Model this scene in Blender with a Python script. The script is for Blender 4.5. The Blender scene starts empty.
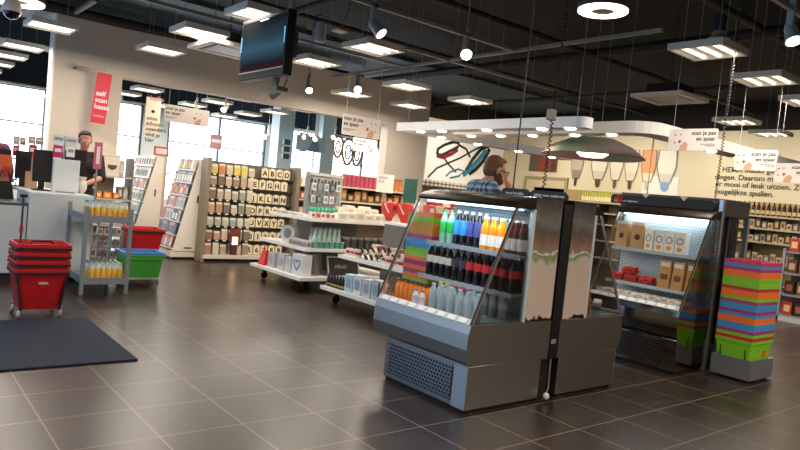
import bpy, bmesh, math, random
from mathutils import Vector, Matrix
random.seed(7)
SC = bpy.context.scene
# ---------------------------------------------------------------- camera, sky, light, exposure
cam_d = bpy.data.cameras.new('camera'); cam = bpy.data.objects.new('camera', cam_d)
SC.collection.objects.link(cam); SC.camera = cam
cam_d.sensor_width = 36; cam_d.lens = 29.54; cam_d.clip_start = .05; cam_d.clip_end = 200
CR, CU, CF = ((0.773794, -0.625718, 0.098591), (-0.047699, 0.097646, 0.994078), (0.631639, 0.773914, -0.045712))
cam.matrix_world = Matrix(((CR[0], CU[0], -CF[0], 0), (CR[1], CU[1], -CF[1], 0), (CR[2], CU[2], -CF[2], 1.35), (0, 0, 0, 1)))
w = bpy.data.worlds.new('daylight'); SC.world = w; w.use_nodes = True
bgn = w.node_tree.nodes['Background']; bgn.inputs[0].default_value = (.80, .91, 1, 1); bgn.inputs[1].default_value = 4.5
SC.view_settings.view_transform = 'Standard'; SC.view_settings.look = 'None'
SC.view_settings.exposure = 0.35; SC.view_settings.gamma = 1
LUM_W = 26.0
def area(name, loc, size, power, col, rot=(0, 0, 0)):
    l = bpy.data.lights.new(name, 'AREA'); l.shape = 'RECTANGLE'; l.size, l.size_y = size; l.energy = power; l.color = col
    o = bpy.data.objects.new(name, l); o.location = loc; o.rotation_euler = rot; SC.collection.objects.link(o); return o
# daylight entering through the shop front on the left, outside the frame
area('shopfront_daylight', (-3.4, 7, 1.5), (2.8, 8.5), 100, (.38, .64, 1), (0, math.radians(-90), 0))
# daylight entering through the tall windows of the far room
area('window_daylight', (8, 18.8, 1.9), (10, 2.2), 260, (.88, .95, 1), (math.radians(-90), 0, 0))
# ---------------------------------------------------------------- helpers
def lin(h):
    h = h.lstrip('#'); c = [int(h[i:i+2], 16)/255 for i in (0, 2, 4)]
    return tuple(x/12.92 if x <= .04045 else ((x+.055)/1.055)**2.4 for x in c)
MC = {}
def mat(hexc, rough=.5, metal=0, emit=0, noise=0, spec=None, alpha=1):
    k = (hexc, rough, metal, emit, noise, spec, alpha)
    if k in MC: return MC[k]
    m = bpy.data.materials.new('m_' + hexc.strip('#')); m.use_nodes = True; nt = m.node_tree; p = nt.nodes['Principled BSDF']
    c = lin(hexc); p.inputs['Base Color'].default_value = (*c, 1); p.inputs['Roughness'].default_value = rough; p.inputs['Metallic'].default_value = metal
    if spec is not None: p.inputs['Specular IOR Level'].default_value = spec
    if emit: p.inputs['Emission Color'].default_value = (*c, 1); p.inputs['Emission Strength'].default_value = emit
    if alpha < 1: p.inputs['Alpha'].default_value = alpha
    if noise:
        t = nt.nodes.new('ShaderNodeTexNoise'); t.inputs['Scale'].default_value = 14; t.inputs['Detail'].default_value = 5
        g = nt.nodes.new('ShaderNodeTexCoord'); nt.links.new(g.outputs['Object'], t.inputs['Vector'])
        mr = nt.nodes.new('ShaderNodeMapRange'); mr.inputs['To Min'].default_value = max(0, rough-noise); mr.inputs['To Max'].default_value = rough+noise
        nt.links.new(t.outputs['Fac'], mr.inputs['Value']); nt.links.new(mr.outputs['Result'], p.inputs['Roughness'])
    MC[k] = m; return m
def glass_mat(name, tint=(1, 1, 1), refl=.06):
    m = bpy.data.materials.new(name); m.use_nodes = True; nt = m.node_tree; nt.nodes.clear()
    o = nt.nodes.new('ShaderNodeOutputMaterial'); mx = nt.nodes.new('ShaderNodeMixShader'); t = nt.nodes.new('ShaderNodeBsdfTransparent'); g = nt.nodes.new('ShaderNodeBsdfGlossy')
    f = nt.nodes.new('ShaderNodeLayerWeight'); f.inputs['Blend'].default_value = .12
    a = nt.nodes.new('ShaderNodeMath'); a.operation = 'MULTIPLY_ADD'; a.inputs[1].default_value = .7; a.inputs[2].default_value = refl
    t.inputs[0].default_value = (*tint, 1); g.inputs['Roughness'].default_value = .02
    nt.links.new(f.outputs['Fresnel'], a.inputs[0]); nt.links.new(a.outputs[0], mx.inputs[0]); nt.links.new(t.outputs[0], mx.inputs[1]); nt.links.new(g.outputs[0], mx.inputs[2]); nt.links.new(mx.outputs[0], o.inputs[0])
    return m
GLASS = glass_mat('clear_glass'); SMOKE = glass_mat('tinted_glass', (.72, .70, .68), .09); DARKGLASS = glass_mat('dark_glass', (.35, .33, .32), .12)
class B:
    def __init__(s): s.b = bmesh.new()
    def box(s, a, c, bev=0):
        v = [s.b.verts.new((x, y, z)) for x in (a[0], c[0]) for y in (a[1], c[1]) for z in (a[2], c[2])]
        for q in ((0, 1, 3, 2), (4, 6, 7, 5), (0, 4, 5, 1), (2, 3, 7, 6), (0, 2, 6, 4), (1, 5, 7, 3)): s.b.faces.new([v[i] for i in q])
        if bev:
            es = {e for q in v for e in q.link_edges}
            bmesh.ops.bevel(s.b, geom=list(es), offset=bev, segments=2, affect='EDGES', profile=.5)
        return s
    def frustum(s, a, c, ta, tc, z0, z1):
        "box whose bottom rectangle is a..c and whose top rectangle is ta..tc"
        lo = [s.b.verts.new((x, y, z0)) for x, y in ((a[0], a[1]), (c[0], a[1]), (c[0], c[1]), (a[0], c[1]))]
        hi = [s.b.verts.new((x, y, z1)) for x, y in ((ta[0], ta[1]), (tc[0], ta[1]), (tc[0], tc[1]), (ta[0], tc[1]))]
        s.b.faces.new(lo[::-1]); s.b.faces.new(hi)
        for i in range(4): j = (i+1) % 4; s.b.faces.new((lo[i], lo[j], hi[j], hi[i]))
        return s
    def prism(s, pts, axis, t0, t1):
        "polygon pts in the plane across axis, extruded from t0 to t1"
        def P(p, t): return {'x': (t, p[0], p[1]), 'y': (p[0], t, p[1]), 'z': (p[0], p[1], t)}[axis]
        a = [s.b.verts.new(P(p, t0)) for p in pts]; c = [s.b.verts.new(P(p, t1)) for p in pts]
        s.b.faces.new(a); s.b.faces.new(c[::-1]); n = len(pts)
        for i in range(n): j = (i+1) % n; s.b.faces.new((a[i], c[i], c[j], a[j]))
        return s
    def lathe(s, prof, c=(0, 0, 0), n=14, ax='z'):
        rings = []
        for r, h in prof:
            rr = []
            for i in range(n):
                t = 2*math.pi*i/n; x, y, z = r*math.cos(t), r*math.sin(t), h
                if ax == 'x': x, y, z = z, x, y
                if ax == 'y': x, y, z = x, z, -y
                rr.append(s.b.verts.new((c[0]+x, c[1]+y, c[2]+z)))
            rings.append(rr)
        for k in range(len(rings)-1):
            for i in range(n): j = (i+1) % n; s.b.faces.new((rings[k][i], rings[k][j], rings[k+1][j], rings[k+1][i]))
        s.b.faces.new(rings[0][::-1]); s.b.faces.new(rings[-1]); return s
    def tube(s, pts, r, n=6, closed=False):
        pts = [Vector(p) for p in pts]; rings = []; N = len(pts); up = Vector((0, 0, 1))
        for k, p in enumerate(pts):
            d = (pts[(k+1) % N] if (closed or k < N-1) else p) - (pts[k-1] if (closed or k > 0) else p)
            d.normalize(); u = d.cross(up)
            if u.length < .05: u = d.cross(Vector((1, 0, 0)))
            u.normalize(); v = d.cross(u); rk = r[k] if isinstance(r, (list, tuple)) else r
            rings.append([s.b.verts.new(p + u*rk*math.cos(2*math.pi*i/n) + v*rk*math.sin(2*math.pi*i/n)) for i in range(n)])
        for k in range(N if closed else N-1):
            a, c = rings[k], rings[(k+1) % N]
            for i in range(n): j = (i+1) % n; s.b.faces.new((a[i], a[j], c[j], c[i]))
        if not closed: s.b.faces.new(rings[0][::-1]); s.b.faces.new(rings[-1])
        return s
    def ball(s, c, r, sc=(1, 1, 1), seg=16):
        m = Matrix.Translation(c) @ Matrix.Diagonal((sc[0], sc[1], sc[2], 1))
        bmesh.ops.create_uvsphere(s.b, u_segments=seg, v_segments=seg//2+2, radius=r, matrix=m); return s
    def cap(s, p, q, r0, r1, seg=12):
        "round-ended tapered limb segment"
        p, q = Vector(p), Vector(q); s.ball(p, r0, seg=seg); s.ball(q, r1, seg=seg); s.tube([p, q], [r0, r1], n=seg); return s
def obj(name, b, m, parent=None, loc=None, smooth=False):
    bm = b.b if isinstance(b, B) else b
    bmesh.ops.recalc_face_normals(bm, faces=bm.faces)
    me = bpy.data.meshes.new(name); bm.to_mesh(me); bm.free(); me.materials.append(m)
    if smooth:
        for p in me.polygons: p.use_smooth = True
        try: me.set_sharp_from_angle(angle=math.radians(40))
        except Exception: pass
    o = bpy.data.objects.new(name, me); SC.collection.objects.link(o)
    if parent: o.parent = parent
    if loc: o.location = loc
    return o
def tag(o, label, cat, group=None):
    o['label'] = label; o['category'] = cat
    if group: o['group'] = group
    return o
def thing(name, label, cat, loc=(0, 0, 0), rz=0, group=None):
    o = bpy.data.objects.new(name, None); o.empty_display_size = .1; SC.collection.objects.link(o)
    o.location = loc; o.rotation_euler = (0, 0, rz); return tag(o, label, cat, group)
def struct(name, b, m, parent=None, smooth=False):
    o = obj(name, b, m, parent, smooth=smooth)
    if not parent: o['kind'] = 'structure'
    return o
KIDS = {}
def kids(o): return [c for c in SC.collection.objects if c.parent == o]
def proto_kids(o):
    if o.name not in KIDS: KIDS[o.name] = [(c, kids(c)) for c in kids(o)]
    return KIDS[o.name]
def dup(root, loc, rz=None, label=None, group=None):
    r = root.copy(); SC.collection.objects.link(r); r.location = loc
    if rz is not None: r.rotation_euler = (0, 0, rz)
    if label: r['label'] = label
    if group: r['group'] = group
    for ch, gs in proto_kids(root):
        c = ch.copy(); SC.collection.objects.link(c); c.parent = r
        for g in gs: d = g.copy(); SC.collection.objects.link(d); d.parent = c
    return r
class Proto:
    "the first placement moves the thing itself, the next ones copy it"
    def __init__(s, o): s.o = o; s.used = False; proto_kids(o)
    def put(s, loc, rz=0, label=None, group=None):
        if s.used: return dup(s.o, loc, rz, label, group)
        s.used = True; s.o.location = loc; s.o.rotation_euler = (0, 0, rz)
        if label: s.o['label'] = label
        if group: s.o['group'] = group
        return s.o
ORD = 'first second third fourth fifth sixth seventh eighth ninth tenth eleventh twelfth thirteenth fourteenth fifteenth sixteenth seventeenth eighteenth nineteenth twentieth'.split()
ORD += ['twenty-' + x for x in ORD[:9]] + ['thirtieth'] + ['thirty-' + x for x in ORD[:9]] + ['fortieth'] + ['forty-' + x for x in ORD[:9]] + ['fiftieth']
def text(name, s, size, m, parent, M4, align='LEFT', ext=.0012, space=1.0, bold=.018):
    c = bpy.data.curves.new(name, 'FONT'); c.body = s; c.size = size; c.align_x = align; c.extrude = ext; c.space_line = space; c.resolution_u = 3
    c.offset = size*bold; f = bpy.data.objects.new(name, c); me = bpy.data.meshes.new_from_object(f); bpy.data.objects.remove(f); me.materials.clear(); me.materials.append(m)
    o = bpy.data.objects.new(name, me); SC.collection.objects.link(o)
    if parent: o.parent = parent
    o.matrix_local = M4; return o
def facing(n, loc):
    "matrix for text lying on a wall whose outward normal is n ('-x' or '-y')"
    X, N = {'-x': ((0, -1, 0), (-1, 0, 0)), '-y': ((1, 0, 0), (0, -1, 0))}[n]
    return Matrix(((X[0], 0, N[0], loc[0]), (X[1], 0, N[1], loc[1]), (0, 1, 0, loc[2]), (0, 0, 0, 1)))
def lerp(a, c, t): return tuple(a[i] + (c[i]-a[i])*t for i in range(3))
WHITE = mat('#f2efe8', .5); OFFW = mat('#e6e0d4', .55); CREAM = mat('#d8cbb4', .7); BLACK = mat('#0c0c0d', .45); DGREY = mat('#26262a', .5)
GREY = mat('#84888c', .5); STEEL = mat('#b9bcc0', .28, 1, noise=.06); CHROME = mat('#d8dadd', .15, 1); RED = mat('#c3141c', .45); KRAFT = mat('#b98a55', .8)
BULB = mat('#ffefd8', .4, 0, 1.9)
# ---------------------------------------------------------------- the setting
def tile_mat():
    m = bpy.data.materials.new('floor_tiles'); m.use_nodes = True; nt = m.node_tree; p = nt.nodes['Principled BSDF']
    g = nt.nodes.new('ShaderNodeTexCoord'); mp = nt.nodes.new('ShaderNodeMapping'); br = nt.nodes.new('ShaderNodeTexBrick')
    mp.inputs['Location'].default_value = (-.759, -1.908, 0)
    nt.links.new(g.outputs['Object'], mp.inputs[0]); nt.links.new(mp.outputs[0], br.inputs['Vector'])
    br.offset = 0; br.squash = 1; br.inputs['Scale'].default_value = 1; br.inputs['Brick Width'].default_value = .461; br.inputs['Row Height'].default_value = .4505
    br.inputs['Mortar Size'].default_value = .0045; br.inputs['Mortar Smooth'].default_value = .1
    br.inputs['Color1'].default_value = (*lin('#31261f'), 1); br.inputs['Color2'].default_value = (*lin('#2b221c'), 1); br.inputs['Mortar'].default_value = (*lin('#7d6d60'), 1)
    nz = nt.nodes.new('ShaderNodeTexNoise'); nz.inputs['Scale'].default_value = 1.2; nz.inputs['Detail'].default_value = 2
    nt.links.new(g.outputs['Object'], nz.inputs['Vector'])
    mr = nt.nodes.new('ShaderNodeMapRange'); mr.inputs['To Min'].default_value = .27; mr.inputs['To Max'].default_value = .33
    nt.links.new(nz.outputs['Fac'], mr.inputs['Value']); nt.links.new(mr.outputs[0], p.inputs['Roughness'])
    nt.links.new(br.outputs['Color'], p.inputs['Base Color']); p.inputs['Specular IOR Level'].default_value = .4
    return m
    bp = nt.nodes.new('ShaderNodeBump'); bp.inputs['Strength'].default_value = .1; bp.inputs['Distance'].default_value = .001; bp.invert = True
    nt.links.new(br.outputs['Fac'], bp.inputs['Height']); nt.links.new(bp.outputs[0], p.inputs['Normal'])
    return m
WALLC = mat('#c8bdae', .75, noise=.05); TEAL = mat('#2e4149', .7); DARKC = mat('#120f0e', .9)
struct('floor', B().box((-6, -5, -.1), (17, 21, 0)), tile_mat())
struct('ceiling', B().box((-6, -5, 4.3), (17, 21, 4.4)), DARKC)
struct('ceiling_far_room', B().box((-6, 11.25, 4.24), (17, 19.6, 4.29)), TEAL)
WY = 11.0
wb = B(); wb.box((2.07, WY, 0), (3.05, WY+.25, 3.52)); wb.box((8.4, WY, 0), (9.5, WY+.25, 3.66))
wb.prism([(3.05, 2.76), (8.4, 2.78), (8.4, 3.655), (3.05, 3.52)], 'y', WY, WY+.25)
struct('wall_back', wb, WALLC)
struct('trim_wall_edge', B().box((2.04, WY-.015, 0), (2.07, WY+.26, 3.52)), WHITE)
struct('wall_upper', B().box((15.96, -5, 3.66), (16, 14.4, 4.3)), DARKC); struct('wall_corner_upper', B().box((11.7, 14.36, 3.66), (15.96, 14.4, 4.3)), DARKC)
struct('wall_right', B().box((16, -5, 0), (16.15, 21, 4.3)), mat('#d9cdb2', .75))
struct('wall_corner', B().box((11.7, 14.4, 0), (16, 14.55, 4.3)), mat('#d9ccab', .75))
struct('wall_left', B().box((-6.1, -5, 0), (-6, 19.6, 4.3)), mat('#8d949a', .8))
struct('wall_rear', B().box((-6, -5.15, 0), (17, -5, 4.3)), mat('#c4b7a4', .8))
# far room: window wall with three tall glazed openings
wf = B(); wf.box((-6, 19.6, 0), (17, 19.8, .5)); wf.box((-6, 19.6, 3.2), (17, 19.8, 4.3))
WINS = ((-5.5, 1.2), (1.6, 3.55), (4.3, 6.05), (6.85, 10.0), (10.8, 15.5)); px = -6
for a, c in WINS: wf.box((px, 19.6, .5), (a, 19.8, 3.2)); px = c
wf.box((px, 19.6, .5), (17, 19.8, 3.2)); struct('wall_far', wf, mat('#dfe3e4', .75))
for i, (a, c) in enumerate(WINS):
    fr = B(); n = max(1, round((c-a)/1.75))
    for k in range(n+1): x = a + (c-a)*k/n; fr.box((x-.025, 19.6, .5), (x+.025, 19.7, 3.2))
    for z in (.5, 1.3, 2.26, 3.17): fr.box((a, 19.61, z-.018), (c, 19.69, z+.018))
    wi = struct('window_%d' % (i+1), fr, mat('#5d696f', .5)); obj('glass_pane', B().box((a, 19.645, .5), (c, 19.655, 3.2)), GLASS, wi)
for i, (x, y) in enumerate(((9.4, 17.6), (11.4, 18.4))):
    struct('wall_pillar_%d' % (i+1), B().box((x, y, 0), (x+.5, y+.5, 4.3)), mat('#c6d5dc', .7))
struct('wall_far_upper', B().box((-6, 19.5, 3.24), (17, 19.58, 4.24)), mat('#1c2a33', .8))
# roof services: dark ducts and pipes under the ceiling
for i, (a, c, r) in enumerate((((-2, 6.9, 4.05), (15.9, 6.9, 4.05), .05), ((-2, 9.6, 4.1), (15.9, 9.6, 4.1), .04), ((5.2, -2, 4.12), (5.2, 10.9, 4.12), .05), ((9.6, 0, 4.1), (9.6, 14.3, 4.1), .08), ((12.6, 0, 4.0), (12.6, 14.3, 4.0), .05), ((-2, 4.2, 4.15), (15.9, 4.2, 4.15), .06), ((-3, 13, 4), (9, 13, 4), .1), ((.6, 11.5, 3.7), (.6, 19.4, 3.7), .05), ((2.7, 11.5, 4), (2.7, 19.4, 4), .06))):
    o = obj('ceiling_pipe', B().tube([a, c], r, 10), mat('#1f1b1a', .7), smooth=True); o['kind'] = 'structure'
o = obj('ceiling_duct', B().box((9.9, 2.6, 3.75), (12.2, 3.1, 4.05), .02), mat('#211d1b', .7)); o['kind'] = 'structure'
o = obj('ceiling_duct', B().box((-1, 14.2, 3.5), (9, 15, 3.95), .02), mat('#22333b', .7)); o['kind'] = 'structure'
# wall graphics on the right wall: lamp bulbs and a painted sentence
XR = 15.985
def bulb(c, s, glass_c, base_c, tip_c, tipw):
    y, z = c
    oc = obj('printed_outline', B().prism([(y-.2*s, z+.63), (y+.2*s, z+.63), (y+.215*s, z+.2), (y+.175*s, z+.0), (y+.12*s, z-.22), (y+.06*s, z-.24), (y-.06*s, z-.24), (y-.12*s, z-.22), (y-.175*s, z+.0), (y-.215*s, z+.2)], 'x', XR, XR-.003), mat('#85796a', .7), WR)
    b = obj('printed_bulb', B().prism([(y-.17*s, z+.62), (y+.17*s, z+.62), (y+.19*s, z+.2), (y+.15*s, z+.02), (y-.15*s, z+.02), (y-.19*s, z+.2)], 'x', XR, XR-.006), mat(glass_c, .6), WR)
    obj('printed_neck', B().prism([(y-.15*s, z+.02), (y+.15*s, z+.02), (y+.1*s, z-.2), (y-.1*s, z-.2)], 'x', XR, XR-.006), mat(base_c, .6), b)
    obj('printed_tip', B().prism([(y-tipw*s, z-.2), (y+tipw*s, z-.2), (y+tipw*.8*s, z-.38), (y+.03*s, z-.44), (y-.03*s, z-.44), (y-tipw*.8*s, z-.38)], 'x', XR, XR-.006), mat(tip_c, .6), b)
WR = bpy.data.objects['wall_right']
for (u, g1, g2, g3, tw) in (((15.980,11.740,2.721), '#b5aa98', '#8c7f6f', '#4a2f22', .05), ((15.980,10.987,2.657), '#e0d8c8', '#cfc4b2', '#4b3a2c', .07), ((15.980,10.440,2.646), '#e2d9c6', '#ddd3be', '#5d4a38', .06), ((15.980,9.978,2.633), '#ddd3c0', '#d5c9b4', '#4b3a2c', .06), ((15.980,9.476,2.623), '#dc9868', '#ddd2be', '#b9b7b0', .06), ((15.980,8.968,2.615), '#e4dfd4', '#cfc9bd', '#7fa3cf', .1)):
    bulb((u[1], 2.55), 1.3 if g1 in ('#e0d8c8', '#e4dfd4') else 1.02, g1, g2, g3, tw)
obj('printed_panel', B().box((15.989, 8.6, 2.02), (15.996, 9.6, 2.5)), mat('#e9e6df', .6), WR)
struct('trim_panel_joint', B().box((15.97, 9.42, 2.0), (15.995, 9.435, 3.6)), mat('#6f675a', .6))
TXT = mat('#3f3a33', .6)
for i, (s, p) in enumerate((('HEMA maakt goede,', (0, 7.54, 2.73)), ('dingen. Daarom moet het', (0, 7.7, 2.55)), ('er mooi of leuk uitzien. Zelfs de', (0, 7.66, 2.38)), ('mogelijkse spullen.', (0, 7.66, 2.2)))):
    text('painted_sentence', s, .18, TXT, WR, facing('-x', (XR-.001, p[1], p[2]-.06)), bold=.008)
# printed scissors on the pale panel of the corner wall
WC = bpy.data.objects['wall_corner']
pa, pb = (12.454,14.380,1.901), (15.692,14.380,3.738)
obj('printed_panel', B().box((pa[0], 14.38, 1.75), (pb[0], 14.4, 3.35)), mat('#fbfaf6', .6), WC)
def loop(pts, r, m, nm='printed_scissors'):
    obj(nm, B().tube([(p[0], 14.37, p[2]) for p in pts], r, 5), m, WC)
def ell(c, a, b, rot, n=22):
    return [(c[0]+a*math.cos(t)*math.cos(rot)-b*math.sin(t)*math.sin(rot), 14.37, c[2]+a*math.cos(t)*math.sin(rot)+b*math.sin(t)*math.cos(rot)) for t in [2*math.pi*i/n for i in range(n+1)]]
INK, INKR, INKB = mat('#23201f', .6), mat('#8e1f2c', .6), mat('#2f7f9e', .6)
def pl_(*p): return list(p)
loop(pl_((12.853,14.370,2.642), (12.872,14.370,2.791), (13.091,14.370,2.935), (13.439,14.370,3.068), (13.688,14.370,3.069), (13.664,14.370,2.946), (13.355,14.370,2.790), (13.053,14.370,2.636), (12.853,14.370,2.642)), .045, INK)
loop(pl_((12.859,14.370,2.599), (13.100,14.370,2.582), (13.408,14.370,2.707), (13.635,14.370,2.853)), .06, INKR)
loop(pl_((13.696,14.370,3.010), (14.004,14.370,2.927), (14.208,14.370,2.708)), .035, INK)
loop(pl_((14.274,14.370,2.256), (14.095,14.370,2.299), (14.306,14.370,2.627), (14.607,14.370,2.969), (14.896,14.370,3.129), (15.003,14.370,3.017), (14.828,14.370,2.685), (14.480,14.370,2.338), (14.240,14.370,2.191)), .06, INK)
loop(pl_((14.875,14.370,2.970), (14.565,14.370,2.656), (14.299,14.370,2.381), (13.991,14.370,2.136)), .075, INKB)
loop(pl_((12.594,14.370,1.944), (12.908,14.370,2.238), (13.324,14.370,2.429), (13.793,14.370,2.631), (14.348,14.370,2.938), (14.676,14.370,3.102)), .03, INK)
loop(pl_((13.297,14.370,2.040), (13.442,14.370,2.173), (13.757,14.370,2.295), (14.015,14.370,2.260), (13.828,14.370,2.090), (13.467,14.370,1.996)), .03, INKB)
loop(pl_((13.144,14.370,2.558), (13.417,14.370,2.350), (13.687,14.370,2.197)), .025, INK)
pq, pr2 = (15.970,13.482,2.673), (15.970,12.448,2.701); pc = B().box((15.94, pr2[1], 2.5), (15.97, pq[1], 3.0))
o = tag(obj('wall_picture', pc, mat('#8a3f30', .7)), 'dark red and grey picture high on the beige right wall beside the coiled cable', 'picture')
for ya, yb, c in ((pq[1]-.32, pq[1]-.02, '#5d5650'), (pr2[1]+.02, pr2[1]+.2, '#4a3a36')): obj('picture_panel', B().box((15.93, ya, 2.53), (15.94, yb, 2.97)), mat(c, .7), o)
dq, dr2 = (15.970,13.537,2.202), (15.970,12.062,2.268); dr = struct('door_1', B().box((15.95, dr2[1], 0), (15.99, dq[1], 2.25)), mat('#cdbf9d', .7))
obj('door_frame', B().box((15.93, dr2[1]-.08, 2.25), (15.99, dq[1]+.08, 2.33)), mat('#a08f6e', .7), dr)
for y in (dr2[1]-.08, dq[1]): obj('door_frame', B().box((15.93, y, 0), (15.99, y+.08, 2.25)), mat('#a08f6e', .7), dr)
# ---------------------------------------------------------------- ceiling lamps, rails, spots
def luminaire():
    t = thing('ceiling_luminaire', 'x', 'ceiling light')
    h = B(); h.box((-.3, -.3, .035), (.3, .3, .065)); h.box((-.3, -.3, 0), (.3, -.27, .035)); h.box((-.3, .27, 0), (.3, .3, .035)); h.box((-.3, -.27, 0), (-.27, .27, .035)); h.box((.27, -.27, 0), (.3, .27, .035))
    obj('housing', h, mat('#d9d4c8', .5), t)
    for k in (-.17, 0, .17): obj('tube_lamp', B().box((-.265, k-.02, .012), (.265, k+.02, .034), .006), BULB, t)
    for s in (-1, 1): obj('suspension_wire', B().tube([(s*.2, 0, .065), (s*.2, 0, 1.24)], .003, 4), GREY, t)
    t.scale = (.92, .92, 1); return t
LP = Proto(luminaire())
LUMS = [(6.4, 3.3, 'nearest the right wall-mounted spot'), (7.9, 3.36, 0), (9.35, 3.4, 0), (10.9, 5.0, 0), (12.35, 5.05, 0), (4.64, 6.52, 0), (3.1, 6.45, 0), (3.05, 7.95, 0), (4.75, 8.05, 0), (6.55, 8.2, 0), (7.97, 8.2, 0), (1.75, 9.66, 0), (3.17, 9.66, 0), (6.7, 9.95, 0), (8.0, 9.85, 0)]
LLAB = ['white square ceiling light, largest of those at right above the chillers', 'white square ceiling light right of and behind the largest one', 'white square ceiling light cut by the right edge of the photo', 'white square ceiling light above the hanging sign at right', 'white square ceiling light beyond, low near the right edge', 'white square ceiling light right of the hanging television', 'white square ceiling light directly behind the television top', 'white square ceiling light left of the television, edge-on', 'white square ceiling light just behind the television right edge', 'white square ceiling light in front of the right end of the wall header', 'white square ceiling light beyond the end of the wall header', 'white square ceiling light above the wall corner at upper left', 'white square ceiling light hanging against the wall header above the opening', 'small square ceiling light against the wall header below the spotlight', 'small square ceiling light at the low right end of the wall header']
def lamp_light(x, y, p): area('luminaire_light', (x, y, 3.04), (.56, .56), p, (1, .89, .76))
for (x, y, _), lb in zip(LUMS, LLAB): LP.put((x, y, 3.05), 0, lb, 'square ceiling lights'); lamp_light(x, y, LUM_W)
far = [(x, y) for y in (11.9, 13.3, 14.7, 16.2, 17.7) for x in (.3, 1.78, 4.6, 6.2, 7.7)]
for i, (x, y) in enumerate(far):
    r, c = divmod(i, 5)
    LP.put((x, y, 3.05), 0, 'white square ceiling light of the far room, %s row back, %s from left' % (ORD[r], ORD[c]), 'square ceiling lights of the far room'); lamp_light(x, y, LUM_W*.8)
for x, y in ((1.7, 1.7), (3.2, .2), (6.4, .2), (3.2, -2.8), (8, -1.4), (4.8, -2.8), (0, 4.9), (0, -1.4)): lamp_light(x, y, LUM_W*1.5)     # lamps of the same grid behind the viewer
# suspended lighting frame over the service island
def rrect(x0, y0, x1, y1, r, n=5):
    return [q for cx, cy, a in ((x1-r, y1-r, 0), (x0+r, y1-r, 90), (x0+r, y0+r, 180), (x1-r, y0+r, 270)) for q in arc(cx, cy, r, a, a+90, n)]
def ringbeam(o, i, z0, z1):
    b = B(); v = [[b.b.verts.new((*p, z)) for p in q] for q in (o, i) for z in (z0, z1)]; n = len(o)
    for k in range(n):
        j = (k+1) % n
        for A_, C_ in ((0, 1), (3, 2), (1, 3), (2, 0)): b.b.faces.new((v[A_][k], v[A_][j], v[C_][j], v[C_][k]))
    return b
def arc(cx, cy, r, a0, a1, n=5): return [(cx+r*math.cos(math.radians(a0+(a1-a0)*i/n)), cy+r*math.sin(math.radians(a0+(a1-a0)*i/n))) for i in range(n+1)]
def ell_frame(t, x0, y0, x1, y1, wd, z0, z1, corner_near, hangs, lights, col):
    "two straight beams meeting in a rounded corner; corner_near puts the corner at the small-y end"
    if corner_near: p = arc(x0+.3, y0+.3, .3, 180, 270) + [(x1, y0), (x1, y0+wd), (x0+wd+.1, y0+wd), (x0+wd, y0+wd+.1), (x0+wd, y1), (x0, y1)]
    else: p = arc(x0+.1, y0+.1, .1, 180, 270) + arc(x0+wd-.1, y0+.1, .1, 270, 360) + [(x0+wd, y1-wd), (x1, y1-wd), (x1, y1), (x0, y1)]
    obj('beam', B().prism(p, 'z', z0, z1), mat(col, .5), t, smooth=False)
    for x, y in lights: obj('downlight', B().lathe([(.05, 0), (.065, .012), (.065, .02)], (x, y, z0-.018), 14), mat('#fff0d8', .4, 0, 9), t)
    for x, y in hangs: obj('suspension_wire', B().tube([(x, y, z1), (x, y, 4.3)], .004, 4), GREY, t)
fr = thing('lighting_frame', 'long white suspended light frame above the chillers, its rounded end by the coiled cable', 'light frame')
ell_frame(fr, 6.05, 4.42, 10.0, 7.72, .24, 2.29, 2.41, False, ((6.17, 4.6), (6.17, 7.6), (8, 7.6), (9.8, 7.6)), [(6.13, y) for y in (4.65, 5.05, 5.95, 6.8, 7.25)] + [(x, 7.54) for x in (6.8, 7.6, 8.6, 9.5)], '#dadce0')
for x, y in ((6.06, 5), (6.06, 6.8), (7.5, 7.83), (9, 7.83)): area('downlight_light', (x, y, 2.26), (.1, .1), 8, (1, .85, .66))
fr2 = thing('lighting_frame', 'second white suspended light frame, its rounded corner left of the large hanging sign', 'light frame')
ell_frame(fr2, 6.95, 4.15, 12.6, 7.5, .28, 2.35, 2.49, True, ((7.1, 4.6), (7.1, 7.3), (9, 4.29), (12.4, 4.29)), [(7.1, y) for y in (4.75, 5.3, 6.0, 6.6, 7.2)] + [(x, 4.32) for x in (7.9, 8.8, 9.6, 10.4, 11.3)], '#d6d3cc')
for x, y in ((7.1, 6), (9, 4.3), (11, 4.3)): area('downlight_light', (x, y, 2.31), (.1, .1), 8, (1, .85, .66))
for x, y in ((14.4, 5.2), (14.4, 7.4), (14.4, 9.6), (14.4, 11.8)): area('wall_fill_light', (x, y, 3.3), (.4, .4), 28, (1, .88, .68), (0, math.radians(-35), 0))   # added lights without fixtures, brightening the right wall
area('wall_fill_light', (13, 12.4, 3.3), (.4, .4), 48, (1, .9, .74), (math.radians(35), 0, 0))  # one more added light, to brighten the corner wall and its pale panel
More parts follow.
